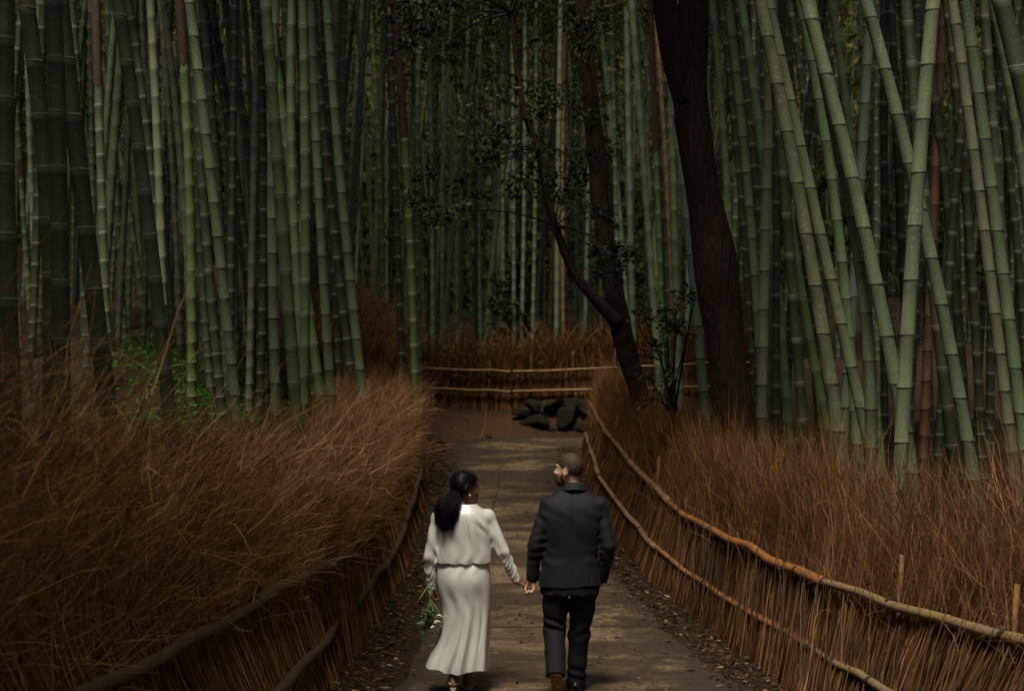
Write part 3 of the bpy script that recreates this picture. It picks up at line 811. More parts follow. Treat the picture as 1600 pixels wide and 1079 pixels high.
# the fence across the end, and the tall clump on the bank at the left
def line_fence(name, label, pts, n, H, seed, D=.35, rmul=2.2, zf=None, over=0.0, group=None, fine=.45, tsh=0.0, **kw):
    r = np.random.default_rng(seed); pts = np.array(pts, float)
    d = np.concatenate([[0], np.cumsum(np.linalg.norm(np.diff(pts, axis=0), axis=1))])
    s = r.random(n) * d[-1]
    xy = np.stack([np.interp(s, d, pts[:, k]) for k in (0, 1)], -1)
    k = np.clip(np.searchsorted(d, s) - 1, 0, len(pts) - 2); tv = (pts[k + 1] - pts[k]); tv /= np.linalg.norm(tv, axis=1)[:, None]
    tan = np.column_stack([tv, np.zeros(n)]); nrm = np.column_stack([-tv[:, 1], tv[:, 0], np.zeros(n)])
    z = gz(xy[:, 0], xy[:, 1]) - .04 if zf is None else zf(xy[:, 0]) + r.uniform(-.08, .05, n)
    base = np.column_stack([xy, z])
    root = empty(name, (pts[0, 0], pts[0, 1], float(z.min())))
    V, F, T = twigs(base, nrm, tan, np.full(n, .06), n, np.full(n, H) * (1 + .06 * np.sin(s * 2.2)), D, over, seed, rmul, fine, tsh, **kw)
    tw = mobj('twigs', V - np.array(root.location), F, M['twig'], root, False, {'tint': T}); tw['kind'] = 'stuff'
    tag(root, label, 'brushwood fence', group)
    return root
CX = [(-3.5, 31.1), (0.0, 30.5), (5.5, 29.9)]
zc = lambda x: np.interp(x, [-3.5, -.05, .1, 2.0, 5.5], [1.86, 1.66, 1.80, 1.93, 1.97])
fc = line_fence('brushwood_fence', 'dark brushwood fence crossing behind the bend with two thin tan rails', CX, 11000, 1.5, 31, zf=zc, rmul=2.4, fanx=.1, group='brushwood fences along the path')
for k, (hz, col, nm) in enumerate((((2.72, 2.57, 2.78), TN, 'u'), ((2.28, 2.14, 2.27), TN, 'l'))):
    for q in (0, 1):
        A = np.array([*CX[q], hz[q]]); Bq = np.array([*CX[q + 1], hz[q + 1]]); A[1] -= .07; Bq[1] -= .07
        pole(fc, [A + (Bq - A) * t for t in np.linspace(0, 1, 8)] if q else [Bq + (A - Bq) * t for t in np.linspace(0, 1, 8)], .034, .026, col, 80 + k * 2 + q)
for x in np.arange(-3.2, 5, .9):
    y = float(np.interp(x, [c[0] for c in CX], [c[1] for c in CX])) + .0; z = float(zc(x))
    V, F, F3 = tube_geo(np.array([[x, y, z - .1], [x + .02, y + .02, z + 1.15]]), [.022, .02], 8)
    o = mobj('stake', V - np.array(fc.location), [F3, F], M['stick'], fc); o.color = (.12, .06, .03, 1)
line_fence('brushwood_clump', 'tall tawny brushwood clump on the bank where the left fence ends', [(-1.75, 24.6), (-2.25, 25.6), (-2.75, 27.4), (-3.3, 29.6)], 9500, 2.15, 33, D=.9, rmul=1.7, over=.02, fine=.62, tsh=.10, fanx=.16, fan_t=.10)

# ------------------------------------------------------------------ stones under the cross fence
def boulder_mesh(seed, sub=3):
    import bmesh
    bm = bmesh.new(); bmesh.ops.create_icosphere(bm, subdivisions=sub, radius=1.0)
    V = np.array([v.co[:] for v in bm.verts]); F = np.array([[v.index for v in f.verts] for f in bm.faces]); bm.free()
    r = np.random.default_rng(seed)
    for _ in range(15):     # knock flat facets off
        d = r.normal(size=3); d /= np.linalg.norm(d); h = r.uniform(.52, .85); q = V @ d
        V = V - np.maximum(q - h, 0)[:, None] * d
    V = V * (1.12 + .03 * sinnoise(V, 5, seed)[:, None] + .015 * sinnoise(V, 15, seed + 9)[:, None])
    return mesh_data('stone', V, F, M['stone'], True)
BM = [boulder_mesh(k) for k in range(6)]
wl = empty('stone_retaining_wall', (1.1, 29.4, 1.3)); tag(wl, 'low wall of shade-darkened mossy boulders under the cross fence beside the bend', 'stone wall')
r_ = np.random.default_rng(17)
for k, (px, py, w_, h_) in enumerate([(842, 660, 46, 40), (884, 652, 44, 44), (822, 664, 26, 24), (905, 668, 30, 20), (866, 672, 24, 14), (836, 635, 34, 26), (862, 632, 36, 26),
                                      (893, 630, 38, 26), (917, 640, 30, 40), (815, 645, 22, 20), (940, 650, 40, 46), (975, 655, 40, 40), (1012, 650, 44, 46), (925, 674, 20, 12), (1050, 655, 44, 40)]):
    p = at(px, py, 29.35 if py > 645 else 29.6)
    o = link('stone', BM[k % 6], wl, p - wl.location, (r_.uniform(-.3, .3), r_.uniform(-.3, .3), r_.uniform(0, 6)), (w_ / 2 / FPX * 29.4 * .9, .26, h_ / 2 / FPX * 29.4 * .85))
for k, (px, py, w_) in enumerate([(672, 735, 12), (668, 760, 12), (683, 716, 14), (694, 700, 12), (661, 782, 13), (676, 748, 8), (764, 668, 16), (690, 690, 14), (655, 806, 12)]):
    y = 18 + (820 - py) / 17.; p = at(px, py, y); z = g1(p.x, y)
    o = link('gutter_stone', BM[(k + 2) % 6], None, (p.x, y, z + .01), (r_.uniform(-.3, .3), 0, r_.uniform(0, 6)), (w_ / 2 / FPX * y, w_ / 2 / FPX * y, w_ / 3.2 / FPX * y))
    tag(o, 'small dark stone lying along the left edge of the far path' if k != 6 else 'dark stone lying alone on the bare bank below the cross fence', 'stone', 'stones along the path edge')

# ------------------------------------------------------------------ broadleaf trees
def px_tube(pts, Y, to_ground=True, n=10, seed=0, y_sl=0.0):
    P = np.array([at(x, y, Y + y_sl * k) for k, (x, y, w_) in enumerate(pts)]); r = np.array([w_ / 2 / FPX * Y for _, _, w_ in pts])
    if to_ground:
        d = P[0] - P[1]; g = P[0] + d / abs(d[2]) * max(0.05, P[0][2] - g1(P[0][0], P[0][1]) + .15)
        P = np.concatenate([[g], P]); r = np.concatenate([[r[0] * 1.45], r])
    s = np.linspace(0, len(P) - 1, len(P) * 5)
    Q = np.stack([np.interp(s, np.arange(len(P)), P[:, k]) for k in range(3)], -1); rr = np.interp(s, np.arange(len(P)), r)
    for _ in range(6): Q[1:-1] = .25 * Q[:-2] + .5 * Q[1:-1] + .25 * Q[2:]
    rr = rr * (1 + .06 * np.sin(s * 2.9 + seed))
    V, F, F3 = tube_geo(Q, rr, n, True)
    V = V + (.035 * np.minimum(1, rr.max() * 4)) * sinnoise(V, 9, seed)[:, None] * rng.normal(1, .1, (len(V), 1)) * np.array([1, 1, .2])
    return V, [F3, F]
def sprays(cl, seed, leafL=(.07, .12), leafW=.042):
    """leaf sprays: list of (centre, radius xyz, count, branch origin)"""
    r = np.random.default_rng(seed); B = Bag()
    for C, rad, n, org in cl:
        C = np.array(C); nt = max(3, n // 16)
        tips = C + r.normal(size=(nt, 3)) * np.array(rad) * .75
        org = C - np.array([0, 0, rad[2]]) if org is None else np.array(org)
        q = np.linspace(0, 1, 6)[:, None]
        bag_tube(B, org + (C - org) * q + np.array([0, 0, .25]) * np.sin(q * 3.14) * np.linalg.norm(C - org) * .25, np.linspace(.014, .006, 6), 4, 0.0, False)
        for tp in tips:
            q = np.linspace(0, 1, 4)[:, None]
            bag_tube(B, C + (tp - C) * q, np.linspace(.005, .002, 4), 3, 0.0, False)
        k = r.integers(0, nt, n); q = r.random((n, 1)) ** .6
        P = C + (tips[k] - C) * (.25 + .8 * q) + r.normal(size=(n, 3)) * .05
        Dv = (tips[k] - C) / (np.linalg.norm(tips[k] - C, axis=1)[:, None] + 1e-6) + r.normal(size=(n, 3)) * .8 + np.array([0, 0, -.25])
        V, F, t_ = leaf_geo(P, Dv, r.uniform(*leafL, n), leafW, np.clip(r.random(n) * 1.0, 0, 1)); B.add(V, F, t_)
    return B
t1 = empty('broadleaf_tree', at(1012, 760, 19.5)); tag(t1, 'dark forked evergreen tree leaning over the path with glossy leaves', 'tree')
V, F = px_tube([(1007, 640, 33), (985, 570, 31), (968, 498, 34), (960, 450, 31), (945, 380, 30), (937, 300, 30), (928, 200, 27), (918, 100, 24), (909, 0, 20), (898, -120, 17), (890, -240, 10)], 19.5, True, 14, 1)
trk = mobj('trunk', V - np.array(t1.location), F, M['bark'], t1)
V, F = px_tube([(966, 505, 24), (948, 487, 22), (922, 457, 17), (893, 424, 15), (867, 352, 13), (856, 315, 12.5), (841, 234, 12), (822, 185, 11), (809, 122, 10), (800, 20, 9), (792, -90, 6)], 19.4, False, 10, 2)
mobj('limb', V - np.array(t1.location), F, M['bark'], trk)
cl = []; r_ = np.random.default_rng(77)
BR = [(841, 234), (822, 185), (809, 122), (800, 20), (918, 100), (928, 200), (909, 0), (867, 352)]
for k in range(50):
    px = r_.uniform(612, 960); py = r_.uniform(-60, 345)
    lim = np.interp(px, [610, 660, 720, 780, 850, 900, 960], [150, 250, 250, 300, 340, 340, 330])
    if py > lim or r_.random() < .12: continue
    Y = r_.uniform(17.2, 22.5); b_ = min(BR, key=lambda q: (q[0] - px) ** 2 + (q[1] - py) ** 2)
    cl.append((at(px, py, Y), (.36, .4, .22), int(r_.integers(55, 105)), at(b_[0], b_[1], 19.4)))
for px, py, n in ((690, 335, 150), (655, 320, 110), (720, 300, 80), (672, 270, 80), (770, 240, 90), (940, 385, 110), (958, 425, 100), (975, 400, 70), (930, 330, 70), (880, 300, 90)):
    b_ = min(BR, key=lambda q: (q[0] - px) ** 2 + (q[1] - py) ** 2)
    cl.append((at(px, py, r_.uniform(17.5, 19)), (.2, .25, .13), n, at(b_[0], b_[1], 19.4)))
o = sprays(cl, 5).build('crown', M['eleaf'], t1); o.location = -t1.location
t2 = empty('large_tree', at(1150, 740, 15.6)); tag(t2, 'stout reddish brown tree trunk among the bamboos right of the path', 'tree')
V, F = px_tube([(1152, 690, 66), (1140, 600, 62), (1128, 500, 68), (1115, 400, 66), (1101, 320, 58), (1090, 250, 52), (1078, 130, 58), (1080, 60, 50), (1086, -20, 44), (1090, -180, 38), (1092, -340, 26)], 15.6, True, 20, 3)
trk = mobj('trunk', V - np.array(t2.location), F, M['bark'], t2)
V, F = px_tube([(1075, 165, 44), (1056, 90, 42), (1040, 20, 40), (1024, -60, 34), (1000, -200, 24)], 15.55, False, 14, 4)
mobj('limb', V - np.array(t2.location), F, M['bark'], trk)
cl = [(at(r_.uniform(960, 1240), r_.uniform(-420, -150), r_.uniform(13.5, 18)), (.6, .6, .35), 110, at(1090, -180, 15.6)) for _ in range(26)]
o = sprays(cl, 6).build('crown', M['eleaf'], t2); o.location = -t2.location
sp = empty('evergreen_sapling', at(1050, 700, 16.6)); tag(sp, 'leafy evergreen sapling between the forked tree and the stout trunk', 'sapling')
cl = []
for px, py, n in ((1060, 500, 60), (1085, 470, 45), (1030, 540, 50), (1000, 480, 25), (1050, 580, 50), (1075, 525, 40), (1012, 590, 30), (1040, 480, 35), (1020, 620, 30)):
    cl.append((at(px, py, r_.uniform(16.0, 16.9)), (.14, .16, .10), n, at(1050 + r_.uniform(-8, 8), 640, 16.6)))
o = sprays(cl, 7, (.06, .10), .036).build('foliage', M['eleaf'], sp); o.location = -sp.location
B = Bag()
for q in range(3): bag_tube(B, np.array([at(1050 + q * 6, 720, 16.6), at(1047 + 3 * q, 650, 16.6), at(1040 + 14 * q, 560, 16.6), at(1030 + 26 * q, 470, 16.6)]), [.016, .013, .009, .004], 6, 0.2)
o = B.build('stem', M['bark'], sp); o.location = -sp.location
s2 = empty('evergreen_shrub', at(797, 560, 35)); tag(s2, 'dark evergreen shrub behind the cross fence in the far middle', 'shrub')
cl = [(at(797 + r_.normal(0, 16), r_.uniform(395, 520), 35 + r_.normal(0, .4)), (.3, .3, .25), 90, at(797, 540, 35)) for _ in range(14)]
o = sprays(cl, 8, (.12, .2), .07).build('foliage', M['eleaf'], s2); o.location = -s2.location
B = Bag(); bag_tube(B, np.array([at(797, 575, 35), at(796, 400, 35)]), [.04, .015], 6, .2); o = B.build('stem', M['bark'], s2); o.location = -s2.location

# ------------------------------------------------------------------ undergrowth, fallen leaves
n = 22000
x = rng.uniform(-9.5, -3.0, n); y = rng.uniform(15.5, 30, n)
keep = (rng.random(n) < np.exp(-.5 * (((x / y + .225) / .075) ** 2)) * 1.3) & (x < XL(y) - 1.4) & (x / y > -.272 + .012 * np.sin(y * 9))
x, y = x[keep], y[keep]; n = len(x)
z = gz(x, y) + rng.uniform(0, .10, n)
V, F, t_ = leaf_geo(np.stack([x, y, z], -1), rng.normal(size=(n, 3)) * np.array([1, 1, .4]) + np.array([0, 0, .35]), rng.uniform(.04, .12, n), rng.uniform(.02, .045, n), rng.random(n))
tag(mobj('undergrowth', V, F, M['gleaf'], attrs={'tint': t_}), 'bright green low undergrowth under the left bamboos', 'undergrowth', kind='stuff')
ys_, xs_ = [], []
for f, sd in ((lambda q: XL(q) + .22, .16), (lambda q: XR(q) - .22, .15)):
    q = 6 + 20 * rng.random(4800) ** 1.2; xs_.append(f(q) + rng.normal(0, sd, len(q))); ys_.append(q)
q = 7 + 18 * rng.random(900); xs_.append(XL(q) + (XR(q) - XL(q)) * rng.random(len(q))); ys_.append(q)
q = 25 + 5 * rng.random(900); xs_.append(rng.uniform(-2.2, 3, 900)); ys_.append(q)
x = np.concatenate(xs_); y = np.concatenate(ys_); n = len(x)
V, F, t_ = leaf_geo(np.stack([x, y, gz(x, y) + .024 + .02 * rng.random(n)], -1), rng.normal(size=(n, 3)) * np.array([1, 1, .12]), rng.uniform(.03, .085, n), rng.uniform(.01, .022, n), rng.random(n) ** 1.5)
tag(mobj('fallen_leaves', V, F, M['litter'], attrs={'tint': t_}), 'dry brown leaves fallen along both edges of the path', 'fallen leaves', kind='stuff')
n = 6000
y = 6 + 20 * rng.random(n) ** 1.3; x = XL(y) + .2 + (XR(y) - XL(y) - .4) * rng.random(n)
r_ = rng.uniform(.0025, .008, n)[:, None]; C = np.stack([x, y, gz(x, y) + .026], -1)
oct_ = np.array([[1, 0, 0], [0, 1, 0], [-1, 0, 0], [0, -1, 0], [0, 0, .8]])
V = (C[:, None] + r_[:, None] * (oct_[None] + rng.normal(0, .25, (n, 5, 3)))).reshape(-1, 3); q = (np.arange(n) * 5)[:, None]
F = np.concatenate([q + np.array([[0, 1, 4]]), q + np.array([[1, 2, 4]]), q + np.array([[2, 3, 4]]), q + np.array([[3, 0, 4]])])
tag(mobj('gravel', V, F, M['litter'], None, False, {'tint': np.repeat(rng.random(n) * .8, 5)}), 'fine grit scattered over the paved path', 'gravel', kind='stuff')
# ------------------------------------------------------------------ signed-distance modelling for people and clothes
def smi(z, zs, v, wd=.10):
    zs = np.asarray(zs, float); v = np.asarray(v, float); g = np.linspace(zs[0], zs[-1], 161); q = np.interp(g, zs, v); m = max(3, int(160 * wd)); k = np.hanning(2 * m + 3)[1:-1]; k /= k.sum()
    p = np.concatenate([2 * q[0] - q[m:0:-1], q, 2 * q[-1] - q[-2:-m - 2:-1]])
    return np.interp(z, g, np.convolve(p, k, 'valid'))
class SDF:
    def __init__(s, lo, hi, h):
        s.lo = np.array(lo, float); s.h = h
        s.n = np.ceil((np.array(hi) - s.lo) / h).astype(int) + 1
        s.a = np.full(s.n, .08, np.float32)
    def box(s, lo, hi):
        i0 = np.clip(np.floor((np.array(lo) - s.lo) / s.h).astype(int), 0, s.n); i1 = np.clip(np.ceil((np.array(hi) - s.lo) / s.h).astype(int) + 1, 0, s.n)
        sl = tuple(slice(a, b) for a, b in zip(i0, i1))
        ax = [s.lo[k] + s.h * np.arange(i0[k], i1[k]) for k in range(3)]
        return sl, np.stack(np.meshgrid(*ax, indexing='ij'), -1)
    def put(s, sl, d, k, op='u'):
        a = s.a[sl]
        if op == 'u':
            if k > 0: h = np.maximum(k - np.abs(a - d), 0) / k; r = np.minimum(a, d) - h * h * k * .25
            else: r = np.minimum(a, d)
        else:
            d = -d
            if k > 0: h = np.maximum(k - np.abs(a - d), 0) / k; r = np.maximum(a, d) + h * h * k * .25
            else: r = np.maximum(a, d)
        s.a[sl] = r
    def cap(s, a, b, ra, rb, k=.01, flat=None, op='u'):
        a = np.array(a, float); b = np.array(b, float); m = max(ra, rb) + .07
        sl, P = s.box(np.minimum(a, b) - m, np.maximum(a, b) + m)
        ba = b - a; t = np.clip(((P - a) @ ba) / max(ba @ ba, 1e-9), 0, 1)
        q = P - a - t[..., None] * ba
        if flat is not None: q = q / np.array(flat)
        s.put(sl, np.linalg.norm(q, axis=-1) - (ra + (rb - ra) * t), k, op)
    def chain(s, pts, rs, k=.01, flat=None):
        for i in range(len(pts) - 1): s.cap(pts[i], pts[i + 1], rs[i], rs[i + 1], k, flat)
    def ell(s, c, r, k=.01, R_=None, op='u'):
        c = np.array(c, float); r = np.array(r, float); m = r.max() + .07
        sl, P = s.box(c - m, c + m); Q = P - c
        if R_ is not None: Q = Q @ np.array(R_)          # columns of R_ are the local axes
        k0 = np.linalg.norm(Q / r, axis=-1); k1 = np.linalg.norm(Q / r ** 2, axis=-1) + 1e-6
        s.put(sl, k0 * (k0 - 1) / k1, k, op)
    def loft(s, zs, a, b, cx, cy, n=2.6, k=.02):
        zs = np.array(zs); o = np.argsort(zs); g = lambda q: np.array(q, float)[o]
        zs = zs[o]; a, b, cx, cy = g(a), g(b), g(cx), g(cy); m = .06
        sl, P = s.box([(cx - a).min() - m, (cy - b).min() - m, zs[0] - m], [(cx + a).max() + m, (cy + b).max() + m, zs[-1] + m])
        z = P[..., 2]; A = smi(z, zs, a); B = smi(z, zs, b)
        q = ((np.abs((P[..., 0] - smi(z, zs, cx)) / A) ** n + np.abs((P[..., 1] - smi(z, zs, cy)) / B) ** n) ** (1 / n) - 1) * np.minimum(A, B)
        q = np.maximum(q, np.maximum(zs[0] - z, z - zs[-1]))
        s.put(sl, q, k)
    def grow(s, f, lo=None, hi=None):
        sl, P = s.box(s.lo if lo is None else lo, s.lo + s.n * s.h if hi is None else hi); s.a[sl] -= f(P).astype(np.float32)
    def clip(s, f):
        sl, P = s.box(s.lo, s.lo + s.n * s.h); s.a = np.maximum(s.a, f(P).astype(np.float32))
    def blur(s, it=1):
        for _ in range(it):
            for ax in range(3):
                b = s.a.copy()
                c = [slice(None)] * 3; u = [slice(None)] * 3; d = [slice(None)] * 3
                c[ax] = slice(1, -1); u[ax] = slice(2, None); d[ax] = slice(None, -2)
                b[tuple(c)] = .5 * s.a[tuple(c)] + .25 * (s.a[tuple(u)] + s.a[tuple(d)]); s.a = b
    def mesh(s):
        a = s.a; a[0] = a[-1] = .05; a[:, 0] = a[:, -1] = .05; a[:, :, 0] = a[:, :, -1] = .05
        S = a < 0; nx, ny, nz = a.shape
        cnt = np.zeros((nx - 1, ny - 1, nz - 1), np.int8)
        offs = [(i, j, k) for i in (0, 1) for j in (0, 1) for k in (0, 1)]
        for i, j, k in offs: cnt += S[i:nx - 1 + i, j:ny - 1 + j, k:nz - 1 + k]
        act = (cnt > 0) & (cnt < 8); idx = np.argwhere(act)
        cid = np.full(act.shape, -1, np.int64); cid[act] = np.arange(len(idx))
        vals = {o: a[idx[:, 0] + o[0], idx[:, 1] + o[1], idx[:, 2] + o[2]] for o in offs}
        acc = np.zeros((len(idx), 3)); c = np.zeros(len(idx))
        for o in offs:
            for ax in range(3):
                if o[ax]: continue
                p = list(o); p[ax] = 1; p = tuple(p)
                v0, v1 = vals[o], vals[p]; m = (v0 < 0) != (v1 < 0)
                t = np.where(m, v0 / np.where(m, v0 - v1, 1), 0)
                pt = np.array(o, float)[None] + np.eye(3)[ax][None] * t[:, None]
                acc += np.where(m[:, None], pt, 0); c += m
        V = s.lo + s.h * (idx + acc / c[:, None])
        F = []
        for ax in range(3):
            p = [slice(None)] * 3; q = [slice(None)] * 3; p[ax] = slice(None, -1); q[ax] = slice(1, None)
            s0, s1 = S[tuple(p)], S[tuple(q)]; e = np.argwhere(s0 != s1); fl = s0[tuple(e.T)]
            b, d = (ax + 1) % 3, (ax + 2) % 3
            quad = []
            for db, dd in ((-1, -1), (0, -1), (0, 0), (-1, 0)):
                f = e.copy(); f[:, b] += db; f[:, d] += dd; quad.append(cid[f[:, 0], f[:, 1], f[:, 2]])
            Q = np.stack(quad, -1); Q[~fl] = Q[~fl][:, ::-1]; F.append(Q)
        return V, np.concatenate(F)
    def build(s, name, mat, parent): 
        V, F = s.mesh(); return mobj(name, V, F, mat, parent)

def nz(v): v = np.array(v, float); return v / np.linalg.norm(v)
def hand(s, wrist, d, pn, thumb_side, curl, size=1.0, spread=.0):
    """palm + five fingers; d towards the fingertips, pn the way the palm faces, thumb on the +side of across*thumb_side"""
    d = nz(d); pn = nz(np.array(pn) - d * np.dot(pn, d)); ac = np.cross(d, pn) * thumb_side
    w_ = np.array(wrist, float); z = size
    s.cap(w_, w_ + d * .03 * z, .027 * z, .03 * z, .012)
    for q in (-.026, -.009, .009, .026): s.cap(w_ + d * .02 * z + ac * q * .7 * z, w_ + d * .088 * z + ac * q * z, .016 * z, .0125 * z, .010)
    for i, (q, L) in enumerate(((.028, .072), (.0095, .080), (-.0095, .074), (-.027, .058))):
        p = w_ + d * .09 * z + ac * q * z; ang = 0.0; dirv = d + ac * (q * spread * 8)
        for j, f in enumerate((.45, .31, .26)):
            ang += curl[j] * (1 + .12 * math.sin(i * 2.1))
            v = nz(dirv * math.cos(ang) + pn * math.sin(ang)); e = p + v * L * f * z
            s.cap(p, e, (.0098 - .001 * j) * z, (.0092 - .001 * j) * z, .003); p = e
    b = w_ + d * .022 * z + ac * .028 * z + pn * .006
    m = b + nz(d * .75 + ac * .7 + pn * .35) * .042 * z; e = m + nz(d * .9 + ac * .1 + pn * .55) * .032 * z; e2 = e + nz(d * .85 - ac * .25 + pn * .6) * .024 * z
    s.cap(b, m, .014 * z, .0115 * z, .008); s.cap(m, e, .0112 * z, .010 * z, .003); s.cap(e, e2, .010 * z, .0085 * z, .003)

def head(s, C, f, tilt=0.0, k=1.0, fem=False, neck=None):
    """head-local axes: forward, left, up"""
    f = nz(f); u = nz(np.array([0, 0, 1.0]) + f * tilt); l = np.cross(u, f); f = np.cross(l, u)
    Rm = np.stack([f, l, u], -1); C = np.array(C, float)
    L = lambda a, b, c: C + Rm @ (np.array([a, b, c]) * k)
    e = lambda c, r, kk=.012, op='u': s.ell(L(*c), np.array(r) * k, kk, Rm, op)
    e((-.012, 0, .028), (.097, .077, .093), .01)                 # skull
    e((.022, 0, -.035), (.068, .060, .088), .03)                 # face
    e((.030, 0, -.078), (.055, .050 if fem else .056, .036), .02)   # jaw
    e((.066, 0, -.100), (.022, .022, .018), .02)                 # chin
    e((.074, 0, .030), (.020, .050, .013), .015)                 # brow
    for q in (1, -1):
        e((.088, q * .033, .006), (.016, .017, .011), .010, 's')    # eye sockets
        e((.077, q * .031, .005), (.013, .014, .012), .002)         # eyes
        e((.062, q * .042, -.028), (.024, .018, .018), .015)        # cheekbones
        s.ell(L(-.010, q * .081, -.010), np.array((.023, .011, .034)) * k, .004, Rm)     # ears
        s.ell(L(-.004, q * .091, -.008), np.array((.012, .005, .020)) * k, .004, Rm, 's')
        e((.008, q * .070, -.04), (.02, .012, .03), .015)
    s.cap(L(.088, 0, .014), L(.110, 0, -.022), .0075 * k, .0115 * k, .010)
    for q in (1, -1): s.ell(L(.102, q * .010, -.026), np.array((.010, .008, .007)) * k, .005, Rm)
    e((.088, 0, -.055), (.012, .024, .0065), .006); e((.086, 0, -.068), (.012, .021, .0075), .006)
    if neck is not None: s.cap(L(-.022, 0, -.06), neck, .054 * k if not fem else .047 * k, .060 * k if not fem else .050 * k, .03)
    return L, Rm

def m_skin(name, c0, c1, ss=.12):
    b = N(name); f = b.noise(b.coord('Object'), 35, 4)
    b.set(b.ramp(f, [(.3, c0), (.7, c1)]), .48, Subsurface_Weight=ss, Subsurface_Scale=.01); b.b.inputs['Subsurface Radius'].default_value = (1, .35, .2); b.bump(f, .1, .002); return b.m
M['skin_m'] = m_skin('fair_skin', (.55, .33, .23), (.66, .42, .31))
M['skin_w'] = m_skin('brown_skin', (.15, .062, .033), (.21, .092, .05))
def m_suit():
    b = N('charcoal_wool'); v = b.coord('Object'); f = b.noise(v, 9, 4); g = b.noise(b.coord('Object', (420, 420, 90)), 1, 2)
    c = b.mix(b.rng(f, .3, .7), (.0030, .0041, .0044), (.0052, .0068, .0072)); c = b.mix(b.rng(g, .45, .6, 0, .35), c, (.009, .011, .0115))
    b.set(c, .72, Sheen_Weight=.015, Specular_IOR_Level=.35); b.bump(b.math('ADD', g, b.math('MULTIPLY', f, .6)), .25, .003); return b.m
M['suit'] = m_suit()
M['trouser'] = mat_simple('black_wool', (.003, .0034, .0036), (.005, .0057, .0058), 60, .8, .2, .002, Specular_IOR_Level=.3)
def m_satin():
    b = N('ivory_satin'); v = b.coord('Object'); f = b.noise(b.coord('Object', (9, 9, 2.2)), 1, 3); g = b.noise(v, 400, 2)
    b.set(b.mix(b.rng(f, .3, .7), (.68, .67, .63), (.74, .73, .69)), b.rng(f, .3, .7, .24, .33), Anisotropic=.6, Specular_IOR_Level=1.0, Coat_Weight=.4, Coat_Roughness=.2)
    b.bump(b.math('ADD', b.math('MULTIPLY', f, 1.0), b.math('MULTIPLY', g, .08)), .35, .010); return b.m
M['satin'] = m_satin()
M['hair_b'] = mat_tint('black_hair', [(0, (.004, .0035, .003)), (1, (.016, .012, .010))], .38)
M['hair_m'] = mat_simple('cropped_brown_hair', (.036, .020, .011), (.095, .056, .031), 130, .7, .5, .003)
M['beard'] = mat_simple('brown_beard', (.07, .035, .018), (.20, .11, .06), 160, .8, .5, .003)
M['shoe'] = mat_simple('black_leather', (.010, .008, .007), (.022, .016, .012), 20, .35, .1)
M['sole'] = mat_simple('tan_leather_sole', (.16, .075, .035), (.26, .13, .065), 25, .6, .2)
M['sandal'] = mat_simple('cream_leather', (.55, .48, .40), (.66, .59, .50), 25, .4, .05)
M['pearl'] = mat_simple('pearl', (.75, .72, .66), (.82, .79, .73), 10, .2, 0)

# ------------------------------------------------------------------ the man
MY = 10.43
man = empty('person', (at(890, 1000, MY).x, MY, 0)); tag(man, 'bearded person in a dark charcoal suit walking away, looking left, one hand in pocket', 'person', 'couple walking hand in hand')
mx = lambda px: (px - 890) * MY / FPX
mz = lambda py: CAMH - (py - 600.0) * MY / FPX
def mp(px, py, y=0.0):            # image point -> local point at local depth y
    k = (MY + y) / MY; X = (px - 800) / FPX * (MY + y) - man.location.x
    return np.array([X, y, CAMH - (py - 600.0) / FPX * (MY + y)])
hC = mp(888.5, 733, .0); fdir = (-math.sin(R(64)), math.cos(R(64)), -.04)
neck = mp(896, 765, .0)
shL, elL, wrL = mp(858, 788, 0), mp(836, 850, -.03), mp(831.5, 902, .03)
shR, elR, wrR = mp(936, 788, 0), mp(951, 851, -.05), mp(940, 901, .06)
hipL, knL, anL = mp(872, 905, 0), mp(866, 984, .04), mp(868, 1050, -.27)
hipR, knR, anR = mp(914, 905, 0), mp(904, 990, .08), mp(899, 1066, .12)
s = SDF((-.42, -.42, -.02), (.42, .34, 1.83), .005)
Lm, Rm = head(s, hC, fdir, .0, 1.0, False, neck)
s.loft([.86, .95, 1.1, 1.3, 1.42, 1.50], [.15, .16, .165, .185, .17, .07], [.10, .115, .115, .12, .09, .055], [.02] * 6, [0] * 6, 2.4, .03)
s.cap(mp(875, 778), mp(918, 778), .05, .05, .04)
for a, b, c in ((shL, elL, wrL), (shR, elR, wrR)): s.cap(a, b, .05, .042, .03); s.cap(b, c, .041, .028, .02)
for a, b, c in ((hipL, knL, anL), (hipR, knR, anR)): s.cap(a, b, .085, .057, .03); s.cap(b, c, .055, .04, .02)
hand(s, wrL + np.array([0, 0, .012]), (.06, .02, -1), (-1, -.25, 0), 1, (.75, .95, .7), .98)
hand(s, wrR + np.array([-.01, .02, -.01]), (-.25, .2, -1), (-1, 0, 0), 1, (.25, .3, .3), 1.0)
s.cap(anL, mp(872, 1092, -.10), .035, .03, .02); s.cap(anR, anR + np.array([0, .17, -.03]), .035, .025, .02)
body = s.build('body', M['skin_m'], man)
